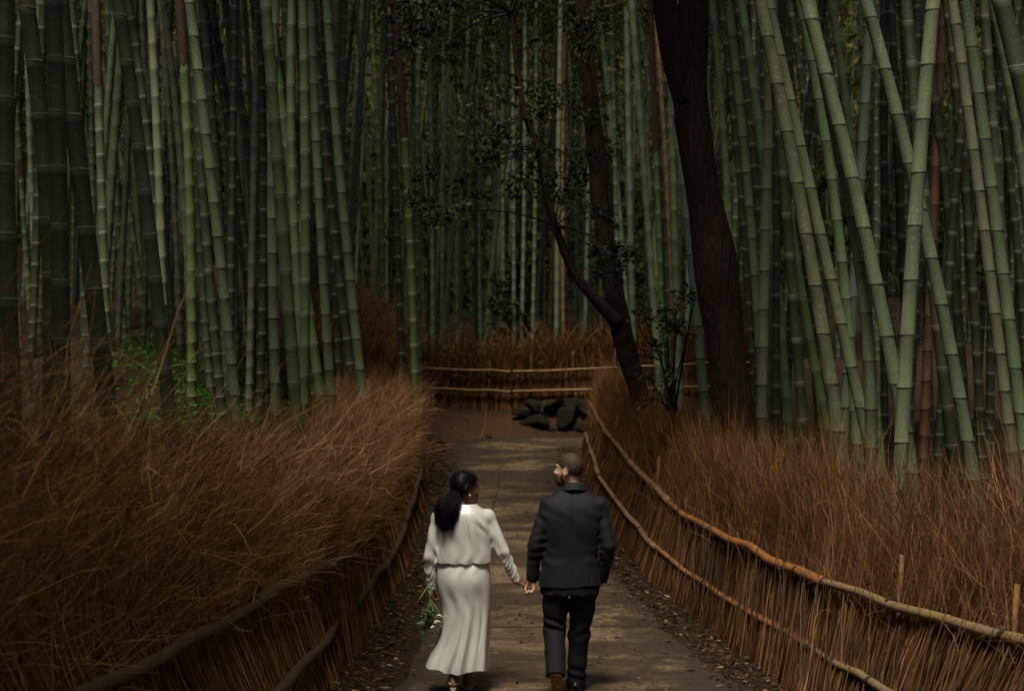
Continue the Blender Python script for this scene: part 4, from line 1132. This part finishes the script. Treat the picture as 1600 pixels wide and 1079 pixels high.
# cropped hair and beard follow the head
g = SDF(hC - .17, hC + .17, .004); g_L, _ = head(g, hC, fdir, 0, 1.0, False, None)
base_a = g.a.copy()
def hl(P): return (P - hC) @ Rm           # head-local fwd, left, up
def hair_reg(P):
    q = hl(P); up = q[..., 2]; fw = q[..., 0]
    line = np.interp(fw, [-.12, -.06, -.02, .012, .03, .06, .085], [-.072, -.066, -.012, .0, .03, .05, .052])
    ear = .034 - np.sqrt(((fw + .004) * 1.15) ** 2 + (up + .012) ** 2)
    return np.maximum(line - up, np.where(np.abs(q[..., 1]) > .05, ear, -1))
g.grow(lambda P: .0055 + .0012 * sinnoise(P, 260, 3)); g.clip(lambda P: hair_reg(P) + .004 * sinnoise(P, 190, 8))
hair = g.build('hair', M['hair_m'], man)
def fuzz(mesh_o, C, n, L, r0, mat, down=.5):
    r = np.random.default_rng(n); V = np.array([v.co[:] for v in mesh_o.data.vertices]); P0 = V[r.integers(0, len(V), n)]
    D = P0 - C; D /= np.linalg.norm(D, axis=1)[:, None]; T = D * .6 + np.array([0, 0, -down]) + r.normal(0, .35, (n, 3)); T /= np.linalg.norm(T, axis=1)[:, None]
    ln = r.uniform(.5, 1.2, n)[:, None] * L; P = np.stack([P0, P0 + T * ln * .5, P0 + T * ln], 1)
    V, F, tt_ = strands_geo(P, np.tile(np.array([r0, r0 * .8, r0 * .3]), (n, 1)), r.random(n)); return mobj('hair_strands', V, F, mat, mesh_o, True, {'tint': tt_})
M['hair_f'] = mat_tint('brown_hair_strands', [(0, (.012, .007, .004)), (.6, (.045, .025, .014)), (1, (.11, .066, .038))], .6)
fuzz(hair, hC, 3500, .010, .0008, M['hair_f'])
g.a = base_a.copy()
def beard_reg(P):
    q = hl(P); fw, up = q[..., 0], q[..., 2]
    low = np.interp(fw, [.0, .012, .03, .06, .09, .12], [-.02, -.012, -.042, -.050, -.044, -.044])
    lips = .013 - np.sqrt((fw - .098) ** 2 + (q[..., 1] * .55) ** 2 + (up + .061) ** 2)
    return np.maximum(np.maximum(up - low, .008 - fw), lips)
g.grow(lambda P: .006 + .0012 * sinnoise(P, 240, 5)); g.clip(lambda P: beard_reg(P) + .003 * sinnoise(P, 190, 4))
fuzz(g.build('beard', M['beard'], man), hC, 900, .009, .0007, M['hair_f'])
# jacket
j = SDF((-.43, -.30, .74), (.43, .30, 1.66), .0055)
cz = [mz(y) for y in (913, 900, 880, 860, 840, 815, 797, 783, 770, 761)]
lx = [841, 843, 847, 848, 847, 844, 844, 847, 862, 877]; rx = [939, 937, 934, 933, 935, 941, 944, 942, 927, 913]
a_ = [(b - c) / 2 * MY / FPX for b, c in zip(rx, lx)]; c_ = [mx((b + c) / 2) for b, c in zip(rx, lx)]
j.loft(cz, a_, [.148, .146, .136, .130, .134, .140, .132, .114, .085, .066], c_, [.0, .0, .0, .0, -.004, -.008, -.01, -.01, -.005, 0], 2.5, .03)
for a, b, c, ra in ((shL, elL, wrL, .070), (shR, elR, wrR, .070)):
    j.ell(a + np.array([0, 0, .0]), (.066, .070, .066), .03)
    j.cap(a, b, .066, .056, .009); e = c + nz(c - b) * .010
    j.cap(b, e, .055, .046, .008)
j.clip(lambda P: np.maximum(cz[0] + .010 * np.sin(P[..., 0] * 8) - P[..., 2] - .0 - .5 * (np.abs(P[..., 0] - .04) > .24) , -1))
# cuffs end cleanly
for b, c in ((elL, wrL),):
    d = nz(c - b); e = c + d * .012
    sl, P = j.box(e + np.array([-.09, -.09, -.10]), e + np.array([.09, .09, .03])); far = (P - e) @ d
    near = np.linalg.norm(np.cross(P - e, d), axis=-1) < .075
    j.a[sl] = np.where(near & (P[..., 0] < mx(841.5)), np.maximum(j.a[sl], far), j.a[sl])
def jf(P):
    x, y, z = P[..., 0], P[..., 1], P[..., 2]; o = 0
    for (a, b, c, ph) in ((shL, elL, wrL, .3), (shR, elR, wrR, 1.4)):
        d = nz(c - a); t = (P - a) @ d; rr = np.linalg.norm(P - a - t[..., None] * d, axis=-1)
        m = np.exp(-(np.maximum(rr - .09, 0) / .025) ** 2)
        el = np.linalg.norm(b - a)
        o = o + m * .0042 * np.sin(t * 105 + 7 * x * 6 + 3 * np.sin(y * 25 + ph) + ph) * np.exp(-((t - el) / .11) ** 2)
        o = o + m * .0030 * np.sin(t * 70 + y * 40 + ph) * np.exp(-((t - .10) / .09) ** 2)
    back = sstep(.02, -.06, y) * sstep(mz(915), mz(890), z)
    xc = x - mx(893)
    o = o + back * (-.005 * np.exp(-(xc / .008) ** 2))                           # centre seam
    o = o + back * .0040 * np.sin(xc * 27 + 2.6 * (z - 1.0) * 4 + 1.0) * np.exp(-((z - mz(850)) / .16) ** 2)
    o = o + back * .0026 * np.sin(z * 62 + xc * 24 + 1.2 * np.sin(xc * 30)) * np.exp(-((z - mz(868)) / .07) ** 2) * np.clip(np.abs(xc) * 8, 0, 1)
    o = o + back * .0022 * np.sin((z * .8 + xc * .6) * 55) * np.exp(-((z - mz(800)) / .05) ** 2)
    for vx in (-.135, .135): o = o - back * .008 * np.exp(-((xc - vx) / .007) ** 2) * sstep(mz(880), mz(900), z)   # side vents
    o = o + .0016 * sinnoise(P, 30, 9)
    return o
j.grow(jf); j.build('jacket', M['suit'], man)
# collar: a folded band standing round the neck
th = np.linspace(0, 2 * np.pi, 49)[:-1]; Vc = []; nb = mp(896, 757, .0)
prof = [(.072, -.020), (.069, .004), (.071, .022), (.076, .026), (.082, .020), (.094, -.004), (.104, -.024)]
for r0, dz in prof:
    for t in th:
        fr_ = max(0, math.sin(t))       # +y is the front; the collar opens and drops there
        Vc.append((nb[0] + r0 * math.cos(t) * 1.02, nb[1] - .004 + r0 * math.sin(t) * .98 + .01 * fr_, nb[2] + dz * (1 - .2 * fr_) - .06 * fr_ ** 1.5 - .012 * abs(math.cos(t)) * (1 if dz < 0 else .3)))
Vc = np.array(Vc); i = np.arange(len(prof) - 1)[:, None] * 48 + np.arange(48)[None]; i2 = np.arange(len(prof) - 1)[:, None] * 48 + (np.arange(48)[None] + 1) % 48
mobj('collar', Vc, np.stack([i, i2, i2 + 48, i + 48], -1).reshape(-1, 4), M['suit'], man)
# trousers
t = SDF((-.30, -.42, .0), (.32, .32, 1.02), .0055)
t.loft([mz(925), mz(905), mz(885), mz(870)], [.215, .212, .195, .18], [.135, .14, .13, .12], [mx(890)] * 4, [-.005] * 4, 2.3, .03)
def leg(h, k_, a, r0, r1, r2, r3):
    mid = (h + k_) / 2
    t.cap(h + np.array([0, -.01, .0]), mid, r0, (r0 + r1) / 2, .03); t.cap(mid, k_, (r0 + r1) / 2, r1, .03); t.cap(k_, (k_ + a) / 2, r1, r2, .03); t.cap((k_ + a) / 2, a + nz(a - k_) * .035, r2, r3, .02)
leg(hipL + np.array([-.014, 0, 0]), knL, anL, .102, .080, .074, .072)
leg(hipR + np.array([.002, 0, 0]), knR, anR + np.array([0, 0, .0]), .100, .077, .070, .068)
def tf(P):
    x, y, z = P[..., 0], P[..., 1], P[..., 2]
    L_ = sstep(mx(893), mx(880), x)
    o = L_ * .010 * np.sin(z * 90 + x * 30 + 1.0) * np.exp(-((z - mz(972)) / .045) ** 2) * sstep(.06, -.03, y)
    o = o + (1 - L_) * .005 * np.sin(z * 60 - x * 40) * np.exp(-((z - mz(985)) / .09) ** 2)
    o = o + .005 * np.sin(z * 85 + x * 20) * np.exp(-((z - mz(1050)) / .06) ** 2)
    o = o + .004 * np.sin(z * 55 + np.abs(x - .02) * 60) * np.exp(-((z - mz(930)) / .06) ** 2)
    return o + .0020 * sinnoise(P, 24, 2)
t.grow(tf)
d = nz(anL - knL)
t.clip(lambda P: np.where((P[..., 2] < mz(1015)) & (P[..., 1] < .03) & (P[..., 0] < mx(889)), (P - (anL + d * .012)) @ nz(d * .8 + np.array([0, 0, -.6])), -1))
t.clip(lambda P: .035 - P[..., 2]); t.build('trousers', M['trouser'], man)
# shoes: lofted last with sole and heel
def shoe(root, heel, toe, up, name='shoe'):
    heel, toe = np.array(heel), np.array(toe); f = nz(toe - heel); L = np.linalg.norm(toe - heel); u = nz(np.array(up) - f * np.dot(up, f)); r = np.cross(f, u)
    st = np.array([0, .06, .16, .3, .45, .6, .75, .88, .96, 1.0]); wd = np.array([.018, .031, .035, .033, .034, .042, .047, .042, .028, .008]); ht = np.array([.05, .072, .082, .080, .070, .058, .046, .040, .032, .015])
    n = 16; an = np.linspace(0, np.pi, n); V = []
    for a, b, c in zip(st, wd, ht):
        for q in an: V.append(heel + f * (a * L) + r * (b * math.cos(q)) + u * (c * math.sin(q) ** .8 + .022))
    i = np.arange(len(st) - 1)[:, None] * n + np.arange(n - 1)[None]
    o = mobj(name, np.array(V), np.stack([i, i + 1, i + n + 1, i + n], -1).reshape(-1, 4), M['shoe'], root)
    B_ = Bag(); m = 28; q = np.linspace(0, 2 * np.pi, m + 1)[:-1]
    def slab(lo, hi, z0, z1, k):
        ss = lo + (hi - lo) * (.5 - .5 * np.cos(np.linspace(0, np.pi, 15))); ww = np.interp(ss, st, wd) + .004
        if hi < .9: ww[-1] *= 1.0; ww[0] = .012
        out = [heel + f * (a * L) + r * b for a, b in zip(ss, ww)] + [heel + f * (a * L) - r * b for a, b in zip(ss[::-1], ww[::-1])]
        out = np.array(out); c = out.mean(0); nn = len(out); jj = np.arange(nn); j2 = (jj + 1) % nn
        V = np.concatenate([out + u * z0, out + u * z1, [c + u * z0, c + u * z1]])
        base = B_.n; B_.add(V, np.stack([jj, jj + nn, j2 + nn, j2], -1)); B_.F3.append(base + np.concatenate([np.stack([jj, j2, np.full(nn, 2 * nn)], -1), np.stack([j2 + nn, jj + nn, np.full(nn, 2 * nn + 1)], -1)]))
    slab(-.01, 1.01, .012, .024, 0); slab(-.01, .30, -.008, .011, 1)
    so = B_.build('sole', M['sole'], o, False); return o
shoe(man, mp(867, 1053, -.31), mp(875, 1100, -.15), (0, .9, .5))
shoe(man, mp(898, 1083, .02) * np.array([1, 1, 0]) + np.array([0, 0, .012]), mp(899, 1083, .32) * np.array([1, 1, 0]) + np.array([.02, 0, .012]), (0, 0, 1))

# ------------------------------------------------------------------ the woman
WY = 10.5
wom = empty('person', (at(718, 1000, WY).x, WY, 0)); tag(wom, 'dark-haired person in an ivory satin blouse and skirt walking away, holding flowers', 'person', 'couple walking hand in hand')
def wp(px, py, y=0.0):
    return np.array([(px - 800) / FPX * (WY + y) - wom.location.x, y, CAMH - (py - 600.0) / FPX * (WY + y)])
wx = lambda px: (px - 718) * WY / FPX
wz = lambda py: CAMH - (py - 600.0) * WY / FPX
hW = wp(729, 762, .02); fW = (math.sin(R(68)), math.cos(R(68)), -.03)
neckW = wp(724, 798, 0)
sL, eL, wL = wp(686, 808, 0), wp(672, 868, -.03), wp(675, 917, .02)
sR, eR, wR = wp(762, 806, 0), wp(786, 861, -.03), wp(806.5, 905, .03)
s = SDF((-.36, -.34, -.02), (.60, .34, 1.72), .005)
LW, RW = head(s, hW, fW, .0, .96, True, neckW)
s.loft([.80, .95, 1.05, 1.2, 1.32, 1.40], [.16, .16, .14, .15, .15, .06], [.12, .12, .10, .11, .085, .05], [.03] * 6, [0] * 6, 2.3, .03)
s.cap(wp(704, 802), wp(744, 801), .042, .042, .04)
for a, b, c in ((sL, eL, wL), (sR, eR, wR)): s.cap(a, b, .042, .034, .03); s.cap(b, c, .033, .023, .02)
aL, aR = wp(709, 1056, -.12), wp(731, 1062, .06)
for h, k_, a in ((wp(703, 900), wp(707, 985, .02), aL), (wp(741, 900), wp(733, 985, .08), aR)):
    s.cap(h, k_, .085, .055, .03); m = k_ * .62 + a * .38 + np.array([0, -.015, 0]); s.cap(k_, m, .052, .053, .03); s.cap(m, a, .052, .031, .02)
for a, hh in ((aL, .0), (aR, .0)):
    hl_ = a + np.array([0, -.028, -.040]); s.cap(a, hl_, .031, .027, .02); s.cap(a + np.array([0, .01, -.02]), np.array([a[0], a[1] + .13, .035]), .032, .026, .02); s.cap(np.array([a[0], a[1] + .13, .032]), np.array([a[0] + .005, a[1] + .18, .026]), .026, .018, .015, None)
hand(s, wL + np.array([0, 0, .01]), (.02, .05, -1), (.9, .25, 0), -1, (.75, .95, .8), .88)
hand(s, wR + np.array([-.012, 0, .010]), (.86, .05, -.40), (.15, .55, -.8), 1, (.55, .85, .8), .90)
s.build('body', M['skin_w'], wom)
# hair: cap drawn back, ponytail with loose strands
g = SDF(hW - .18, hW + .18, .004); head(g, hW, fW, 0, .96, True, None)
def wl_(P): return (P - hW) @ RW
def wreg(P):
    q = wl_(P); fw, up = q[..., 0], q[..., 2]
    line = np.interp(fw, [-.13, -.06, -.035, .0, .02, .05, .09], [-.085, -.075, -.045, .012, .022, .050, .066])
    ear = .030 - np.sqrt(((fw + .004) * 1.2) ** 2 + (up + .016) ** 2)
    return np.maximum(line - up, np.where(np.abs(q[..., 1]) > .05, ear, -1))
def wgrow(P):
    q = wl_(P); return .012 + .010 * sstep(.02, -.08, q[..., 0]) + .0014 * np.sin(q[..., 2] * 420 + q[..., 0] * 160) + .002 * sinnoise(P, 60, 4)
g.grow(wgrow); g.clip(wreg)
fuzz(g.build('hair', M['hair_b'], wom), hW, 1500, .022, .0006, M['hair_b'], .15)
tie = LW(-.100, 0, -.035)
pt = [tie, wp(707, 779, -.10), wp(700, 791, -.125), wp(698, 800, -.125), wp(696, 809, -.12)]
g = SDF(np.min(pt, 0) - .14, np.max(pt, 0) + .14, .005)
g.chain(pt, [.028, .044, .054, .044, .016], .03)
g.grow(lambda P: .006 * np.sin((P[..., 0] * 2 + P[..., 2] * .6) * 60 + 2 * np.sin(P[..., 2] * 30)) + .004 * sinnoise(P, 90, 6))
pony = g.build('ponytail', M['hair_b'], wom)
r_ = np.random.default_rng(4); n = 3200
pa = np.array(pt); tt = np.array([0, .25, .5, .75, 1.0]); ex = np.array([.022, .056, .078, .080, .072])
off = r_.normal(size=(n, 3)) * .55; off /= np.maximum(1, np.linalg.norm(off, axis=1))[:, None]
Pst = pa[None] + off[:, None] * ex[None, :, None] + r_.normal(0, .006, (n, 5, 3))
Pst[:, 4, 2] -= r_.uniform(-.03, .05, n); Pst[:, 3] += r_.normal(0, .010, (n, 3))
V, F, T_ = strands_geo(Pst, np.tile(np.array([.0016, .0018, .0017, .0014, .0006]), (n, 1)), r_.random(n))
mobj('hair_strands', V, F, M['hair_b'], pony, True, {'tint': T_})
th = np.linspace(0, 2 * np.pi, 17); q = nz(pa[1] - pa[0]); e1 = nz(np.cross(q, (0, 0, 1))); e2 = np.cross(q, e1)
V, F, F3 = tube_geo(np.array([tie + q * .006 + .033 * (math.cos(a) * e1 + math.sin(a) * e2) for a in th]), .007, 8, False); mobj('hair_tie', V, F, M['shoe'], pony)
# ear-ring on the ear that faces us
ear = LW(-.004, -.086, -.048)
B_ = Bag()
import bmesh
bm = bmesh.new(); bmesh.ops.create_icosphere(bm, subdivisions=2, radius=.0085); Vs = np.array([v.co[:] for v in bm.verts]); Fs = np.array([[v.index for v in f.verts] for f in bm.faces]); bm.free()
B_.add(Vs + ear, Fs); bag_tube(B_, np.array([ear + (0, 0, .018), ear]), .002, 6); B_.build('earring', M['pearl'], wom)
# blouse
b = SDF((-.36, -.27, .74), (.58, .26, 1.50), .005)
zz = [wz(y) for y in (878, 872, 862, 845, 825, 808, 797, 790, 786)]
lx = [680.5, 680.5, 681, 683, 684, 683, 690, 705, 711]; rx = [768.5, 768.5, 768, 766, 765, 765, 759, 750, 744]
b.loft(zz, [(q - p) / 2 * WY / FPX for p, q in zip(lx, rx)], [.146, .144, .140, .132, .128, .118, .098, .075, .062], [wx((p + q) / 2) for p, q in zip(lx, rx)], [0, -.004, -.006, -.008, -.01, -.01, -.006, 0, 0], 2.4, .025)
for a, e, c, r0, r1, r2 in ((sL, eL, wL, .055, .046, .035), (sR, eR, wR, .055, .046, .034)):
    b.ell(a, (.056, .062, .055), .03); b.cap(a, e, r0, r1, .02); b.cap(e, c + nz(c - e) * .004, r1 * .96, r2, .012)
for e, c in ((eL, wL), (eR, wR)):
    d = nz(c - e); cut = c + d * .008
    sl, P = b.box(cut - .08, cut + .08); b.a[sl] = np.where(np.linalg.norm(np.cross(P - cut, d), axis=-1) < .06, np.maximum(b.a[sl], (P - cut) @ d), b.a[sl])
def segd(P, a, c):
    ba = c - a; t_ = np.clip(((P - a) @ ba) / (ba @ ba), 0, 1.3); return np.linalg.norm(P - a - t_[..., None] * ba, axis=-1)
def hemclip(P): return np.where((segd(P, eL, wL) > .060) & (segd(P, eR, wR) > .062), wz(876.5) + .004 * np.sin(P[..., 0] * 60) - P[..., 2], -1)
b.clip(hemclip)
ncut = wp(727, 781, 0)
def bf(P):
    x, y, z = P[..., 0], P[..., 1], P[..., 2]; o = 0; xc = x - wx(724)
    bk = sstep(.0, -.05, y)
    low = np.exp(-((z - wz(872)) / .07) ** 2)
    o = o + bk * low * .0060 * np.sin(xc * 62 + 1.5 * np.sin(z * 22)) * (.5 + .5 * np.sin(xc * 17 + 1))
    o = o + bk * .006 * np.sin((xc * .9 - np.abs(z - wz(790)) * .20) * 66) * np.exp(-((z - wz(832)) / .10) ** 2)
    o = o + bk * .0055 * np.sin((np.abs(xc) * .75 + z * .66) * 88) * np.exp(-((np.abs(xc) - .14) / .06) ** 2) * np.exp(-((z - wz(818)) / .06) ** 2)
    o = o - bk * .005 * np.exp(-(((xc - .045 + .15 * (z - wz(840))) / .006) ** 2)) * sstep(wz(795), wz(815), z)
    for (a, e, c, ph) in ((sL, eL, wL, .8), (sR, eR, wR, 2.0)):
        d = nz(c - a); t_ = (P - a) @ d; rr = np.linalg.norm(P - a - t_[..., None] * d, axis=-1); m = np.exp(-(np.maximum(rr - .075, 0) / .02) ** 2); L_ = np.linalg.norm(c - a)
        o = o + m * .0042 * np.sin(t_ * 46 + 60 * y + 4 * np.sin(x * 24 + ph) + ph) * np.exp(-((t_ - L_ * .55) / (L_ * .32)) ** 2)
        o = o + m * .0040 * np.sin((y * 1.2 + x * .8) * 190 + 5 * t_ * 10 + ph) * np.exp(-((t_ - L_ * .80) / .10) ** 2)
        o = o - m * .003 * np.exp(-((t_ - L_ * .965) / .004) ** 2)
    return o + .0022 * sinnoise(P, 26, 12)
b.grow(bf); b.build('blouse', M['satin'], wom)
# skirt: bias-cut satin, folds run down from the hip, one tail swings out
nt, nv = 260, 120
zt = wz(872); prof_py = [872, 880, 890, 905, 920, 940, 960, 980, 1000, 1015, 1030, 1042]
lft = [687, 684, 682.5, 682.5, 685, 690, 692, 690, 684, 678, 671, 667]; rgt = [762, 764, 766, 767, 767, 766.5, 766, 765.5, 765, 765, 765, 765]
dep = [.118, .128, .140, .150, .150, .145, .143, .146, .152, .160, .168, .172]
V = []; fold_x = [(-.70, .030, .17, -.30), (-.30, .020, .12, -.20), (.06, .026, .15, -.10), (.42, .020, .11, -.02), (.74, .024, .13, .02)]
TH = np.linspace(0, 2 * np.pi, nt + 1)[:-1]
for iv in range(nv):
    v = iv / (nv - 1); py = 872 + (1042 - 872) * v
    l, r = smi(py, prof_py, lft), smi(py, prof_py, rgt); a = (r - l) / 2 * WY / FPX; cx = wx((l + r) / 2); dp = smi(py, prof_py, dep)
    co, si = np.cos(TH), np.sin(TH)
    x = cx + a * np.sign(co) * np.abs(co) ** .92; y = dp * np.sign(si) * np.abs(si) ** .92
    xn = (x - cx) / a; grow = sstep(915, 1010, py)
    o = np.zeros(nt); sideb = -si
    for (fx_, am, wd, dr) in fold_x:
        sh = fx_ + .16 - (.16 - dr * .4) * v + .03 * math.sin(v * 6 + fx_ * 9); w2 = wd * (.75 + .45 * v)
        am2 = am * sstep(900 + 30 * abs(math.sin(fx_ * 7)), 1035, py) * (.8 + .3 * math.sin(fx_ * 12))
        o += 1.65 * am2 * (np.exp(-((xn - sh) / w2) ** 2) - .6 * np.exp(-((xn - sh - w2 * 1.5) / (w2 * .7)) ** 2))
    for (fx_, am, wd) in ((-.5, .007, .06), (.24, .008, .06), (.62, .006, .05)):
        sh = fx_ + .10 * (1 - v) + .04 * math.sin(v * 8 + fx_ * 5); o += am * sstep(930 + 40 * abs(math.sin(fx_ * 11)), 1010, py) * np.exp(-((xn - sh) / (wd * (.6 + .6 * v))) ** 2)
    o += grow * .012 * np.sin(TH * 9 + 2 * v) * (si > 0)
    # seat of the skirt: two soft cheeks and pull lines from the waist
    hipb = math.exp(-((py - 902) / 20.) ** 2)
    bk = np.clip(sideb, 0, 1)
    o += bk * hipb * (.020 * np.exp(-((xn + .38) / .36) ** 2) + .026 * np.exp(-((xn - .42) / .36) ** 2) - .006 * np.exp(-(xn / .14) ** 2))
    o += bk * .0035 * np.sin((xn * 9 + (py - 872) * .10) * 1.5) * math.exp(-((py - 884) / 9.) ** 2)
    o += bk * .006 * np.sin(xn * 11 - (py - 905) * .07) * math.exp(-((py - 935) / 22.) ** 2)
    x = x + co * o * .5; y = y + si * np.abs(o) * 0 + np.where(si < 0, -o, o * .7) * np.abs(si) ** .5
    # swinging tail on the left
    tl = sstep(965, 1042, py) * np.clip(-xn - .45, 0, 1) / .55
    y = y - tl * .05 * np.sin(v * 7); 
    z = np.full(nt, wz(py)); z = z + v * v * (.055 * np.clip(-xn - .35, 0, 1) + .006 * np.sin(TH * 5)) + v ** 2 * .012 * np.clip(xn, 0, 1)
    V.append(np.stack([x, y, z], -1))
V = np.concatenate(V); i = np.arange(nv - 1)[:, None] * nt + np.arange(nt)[None]; i2 = np.arange(nv - 1)[:, None] * nt + (np.arange(nt)[None] + 1) % nt
sk = mobj('skirt', V, np.stack([i + nt, i2 + nt, i2, i], -1).reshape(-1, 4), M['satin'], wom)
md = sk.modifiers.new('cloth_thickness', 'SOLIDIFY'); md.thickness = .004; md.offset = -1
# sandals: sole, block heel, straps
for a in (aL, aR):
    q = np.array(a); B_ = Bag()
    ps = np.array([[q[0], q[1] - .055, q[2] - .066], [q[0], q[1] - .01, q[2] - .066], [q[0], q[1] + .07, .035], [q[0], q[1] + .13, .008], [q[0] + .003, q[1] + .20, .006]])
    wd = [.018, .026, .030, .036, .020]; V = []
    for p, w_ in zip(ps, wd): V += [p + (-w_, 0, -.006), p + (w_, 0, -.006), p + (w_, 0, .006), p + (-w_, 0, .006)]
    i = np.arange(4)[:, None] * 4 + np.arange(4)[None]; i2 = np.arange(4)[:, None] * 4 + (np.arange(4)[None] + 1) % 4
    B_.add(V, np.stack([i, i2, i2 + 4, i + 4], -1).reshape(-1, 4)); B_.add(V[:4], [[3, 2, 1, 0]])
    o = B_.build('sandal', M['sandal'], wom, False)
    V, F, F3 = tube_geo(np.array([[q[0], q[1] - .035, q[2] - .068], [q[0], q[1] - .045, .0]]), [.020, .010], 10); mobj('heel', V, [F3, F], M['sandal'], o)
    th = np.linspace(0, 2 * np.pi, 21)
    for cz_, rx_, ry_, tilt in ((q[2] - .022, .035, .040, .35), (q[2] - .045, .032, .036, -.3)):
        V, F, F3 = tube_geo(np.array([[q[0] + rx_ * math.cos(a_), q[1] - .008 + ry_ * math.sin(a_), cz_ + tilt * .04 * math.sin(a_)] for a_ in th]), .0055, 6, False); mobj('strap', V, F, M['sandal'], o)
    V, F, F3 = tube_geo(np.array([[q[0] + .034 * math.cos(a_), q[1] + .13, .02 + .034 * math.sin(a_)] for a_ in np.linspace(0, np.pi, 12)]), .007, 6); mobj('strap', V, [F3, F], M['sandal'], o)

# ------------------------------------------------------------------ the bouquet hanging in her hand
bq = empty('bouquet', Vector(tuple(wp(673, 935, .02))) + wom.location); tag(bq, 'small bouquet of white flowers and green leaves held head-down beside the skirt', 'bouquet')
M['qleaf'] = mat_tint('bouquet_leaves', [(0, (.03, .06, .018)), (.6, (.09, .14, .05)), (1, (.20, .26, .12))], .5, trans=.2)
M['stem'] = mat_simple('green_stems', (.10, .19, .05), (.20, .30, .10), 30, .5, .1)
M['petal'] = mat_simple('cream_petals', (.62, .60, .46), (.78, .76, .66), 20, .5, .1)
wb = lambda px, py, y=0.0: wp(px, py, y) + np.array(wom.location) - np.array(bq.location)
for k, (p0, p1) in enumerate([((669, 914), (650, 943)), ((671, 922), (680, 962)), ((673, 918), (674, 968)), ((675, 922), (687, 954)), ((672, 925), (667, 985)), ((670, 920), (664, 966))]):
    a, c = wb(*p0, -.02), wb(*p1, -.05 - .01 * k); hnd = wb(673, 934, -.005)
    P = np.array([a, (a + hnd) / 2, hnd, (hnd + c) / 2, c]) if k else np.array([a, a * .6 + c * .4, c])
    V, F, F3 = tube_geo(P, .0055 if k == 0 else .004, 8); mobj('stem', V, [F3, F], M['stem'], bq)
r_ = np.random.default_rng(12)
def petals(c, d, n, L, W):
    B_ = Bag(); c = np.array(c); d = nz(d); e1 = nz(np.cross(d, (0.3, .9, .2))); e2 = np.cross(d, e1)
    for q in range(n):
        a = q * 2.399; rr = .25 + .75 * q / n; o = math.cos(a) * e1 + math.sin(a) * e2
        P = np.array([c, c + d * L * .5 + o * W * rr * .7, c + d * L * (1.0 - .3 * rr) + o * W * rr * 1.25]); sd = np.cross(o, d) * W * .55
        V = np.concatenate([P, P + sd * np.array([[.2], [1], [.5]]), P - sd * np.array([[.2], [1], [.5]])])
        B_.add(V, [[0, 1, 4, 3], [1, 2, 5, 4], [0, 6, 7, 1], [1, 7, 8, 2]])
    return B_
for px, py, y in ((687, 956, -.06), (681, 966, -.09), (676, 974, -.08), (684, 972, -.05)):
    petals(wb(px, py, y), (r_.normal(0, .5), -.5, -.8), 12, .045, .032).build('flower', M['petal'], bq)
B_ = Bag(); n = 80; c = np.array([wb(669 + r_.normal(0, 5), 963 + r_.normal(0, 9), -.05 + r_.normal(0, .025)) for _ in range(n)])
V, F, T_ = leaf_geo(c, r_.normal(size=(n, 3)) + np.array([-.3, -.2, -.4]), r_.uniform(.035, .075, n), .026, r_.random(n)); B_.add(V, F, T_); B_.build('leaves', M['qleaf'], bq)
for k, (px, py) in enumerate([(658, 1002), (664, 998), (671, 994)]):
    P = np.array([wb(670, 950, -.04), wb((670 + px) / 2 + 1, (950 + py) / 2, -.07), wb(px, py, -.05)])
    V, F, T_ = leaf_geo(np.array([P[0]]), np.array([P[2] - P[0]]), np.linalg.norm(P[2] - P[0]), .022, np.array([.5 + .2 * k])); mobj('blade_leaf', V, F, M['qleaf'], bq, True, {'tint': T_})
# ------------------------------------------------------------------ the grove goes on beside and behind the viewpoint; boughs added for shade
def leafcloud(x, y, z, L, W):
    n = len(x); P = np.stack([x, y, z], -1)
    return leaf_geo(P, rng.normal(size=(n, 3)) + np.array([0, 0, -.5]), rng.uniform(.6, 1.2, n) * L, W, np.clip(rng.random(n) * .8 + .3 * sinnoise(P, 1.1, 7), 0, 1))
parts = []
n = 26000        # behind and beside
x = rng.uniform(-26, 26, n); y = rng.uniform(-28, 9, n); z = 1.0 + 14.5 * rng.random(n) ** .75
k = ((np.abs(x - .4) > 3.8) | (y < -14)) & ~((y > -2) & (np.abs(x) < 6) & (z < CAMH + .42 * np.maximum(y, 0) + 2.0)) & ~((y > 1) & (z < CAMH + .42 * y + 1.5) & (np.abs(x) < .5 * y + 3))
parts.append(leafcloud(x[k], y[k], z[k], .9, .32))
n = 30000        # both flanks
x = rng.uniform(15, 34, n) * rng.choice([-1, 1], n); y = rng.uniform(-10, 75, n); z = gz(np.clip(x, -22, 22), y) + 15.5 * rng.random(n) ** .8
k = np.abs(x) > .37 * y
parts.append(leafcloud(x[k], y[k], z[k], .9, .32))
n = 5500         # unseen boughs added over the near left to darken the hedge
x = rng.uniform(-9, -1.9, n); y = rng.uniform(-6, 8, n); z = rng.uniform(8, 13, n)
parts.append(leafcloud(x, y, z, .6, .2))
n = 3500         # and over the near right, added to dim that corner
x = rng.uniform(3.3, 10, n); y = rng.uniform(-6, 7, n); z = rng.uniform(8, 13, n)
parts.append(leafcloud(x, y, z, .6, .2))
o = 0; VV, FF, TT = [], [], []
for V, F, t_ in parts: VV.append(V); FF.append(F + o); TT.append(t_); o += len(V)
tag(mobj('grove_foliage', np.concatenate(VV), np.concatenate(FF), M['bleaf'], attrs={'tint': np.concatenate(TT)}), 'bamboo foliage of the grove beside and behind the viewpoint, with unseen boughs added for shade', 'foliage', kind='stuff')
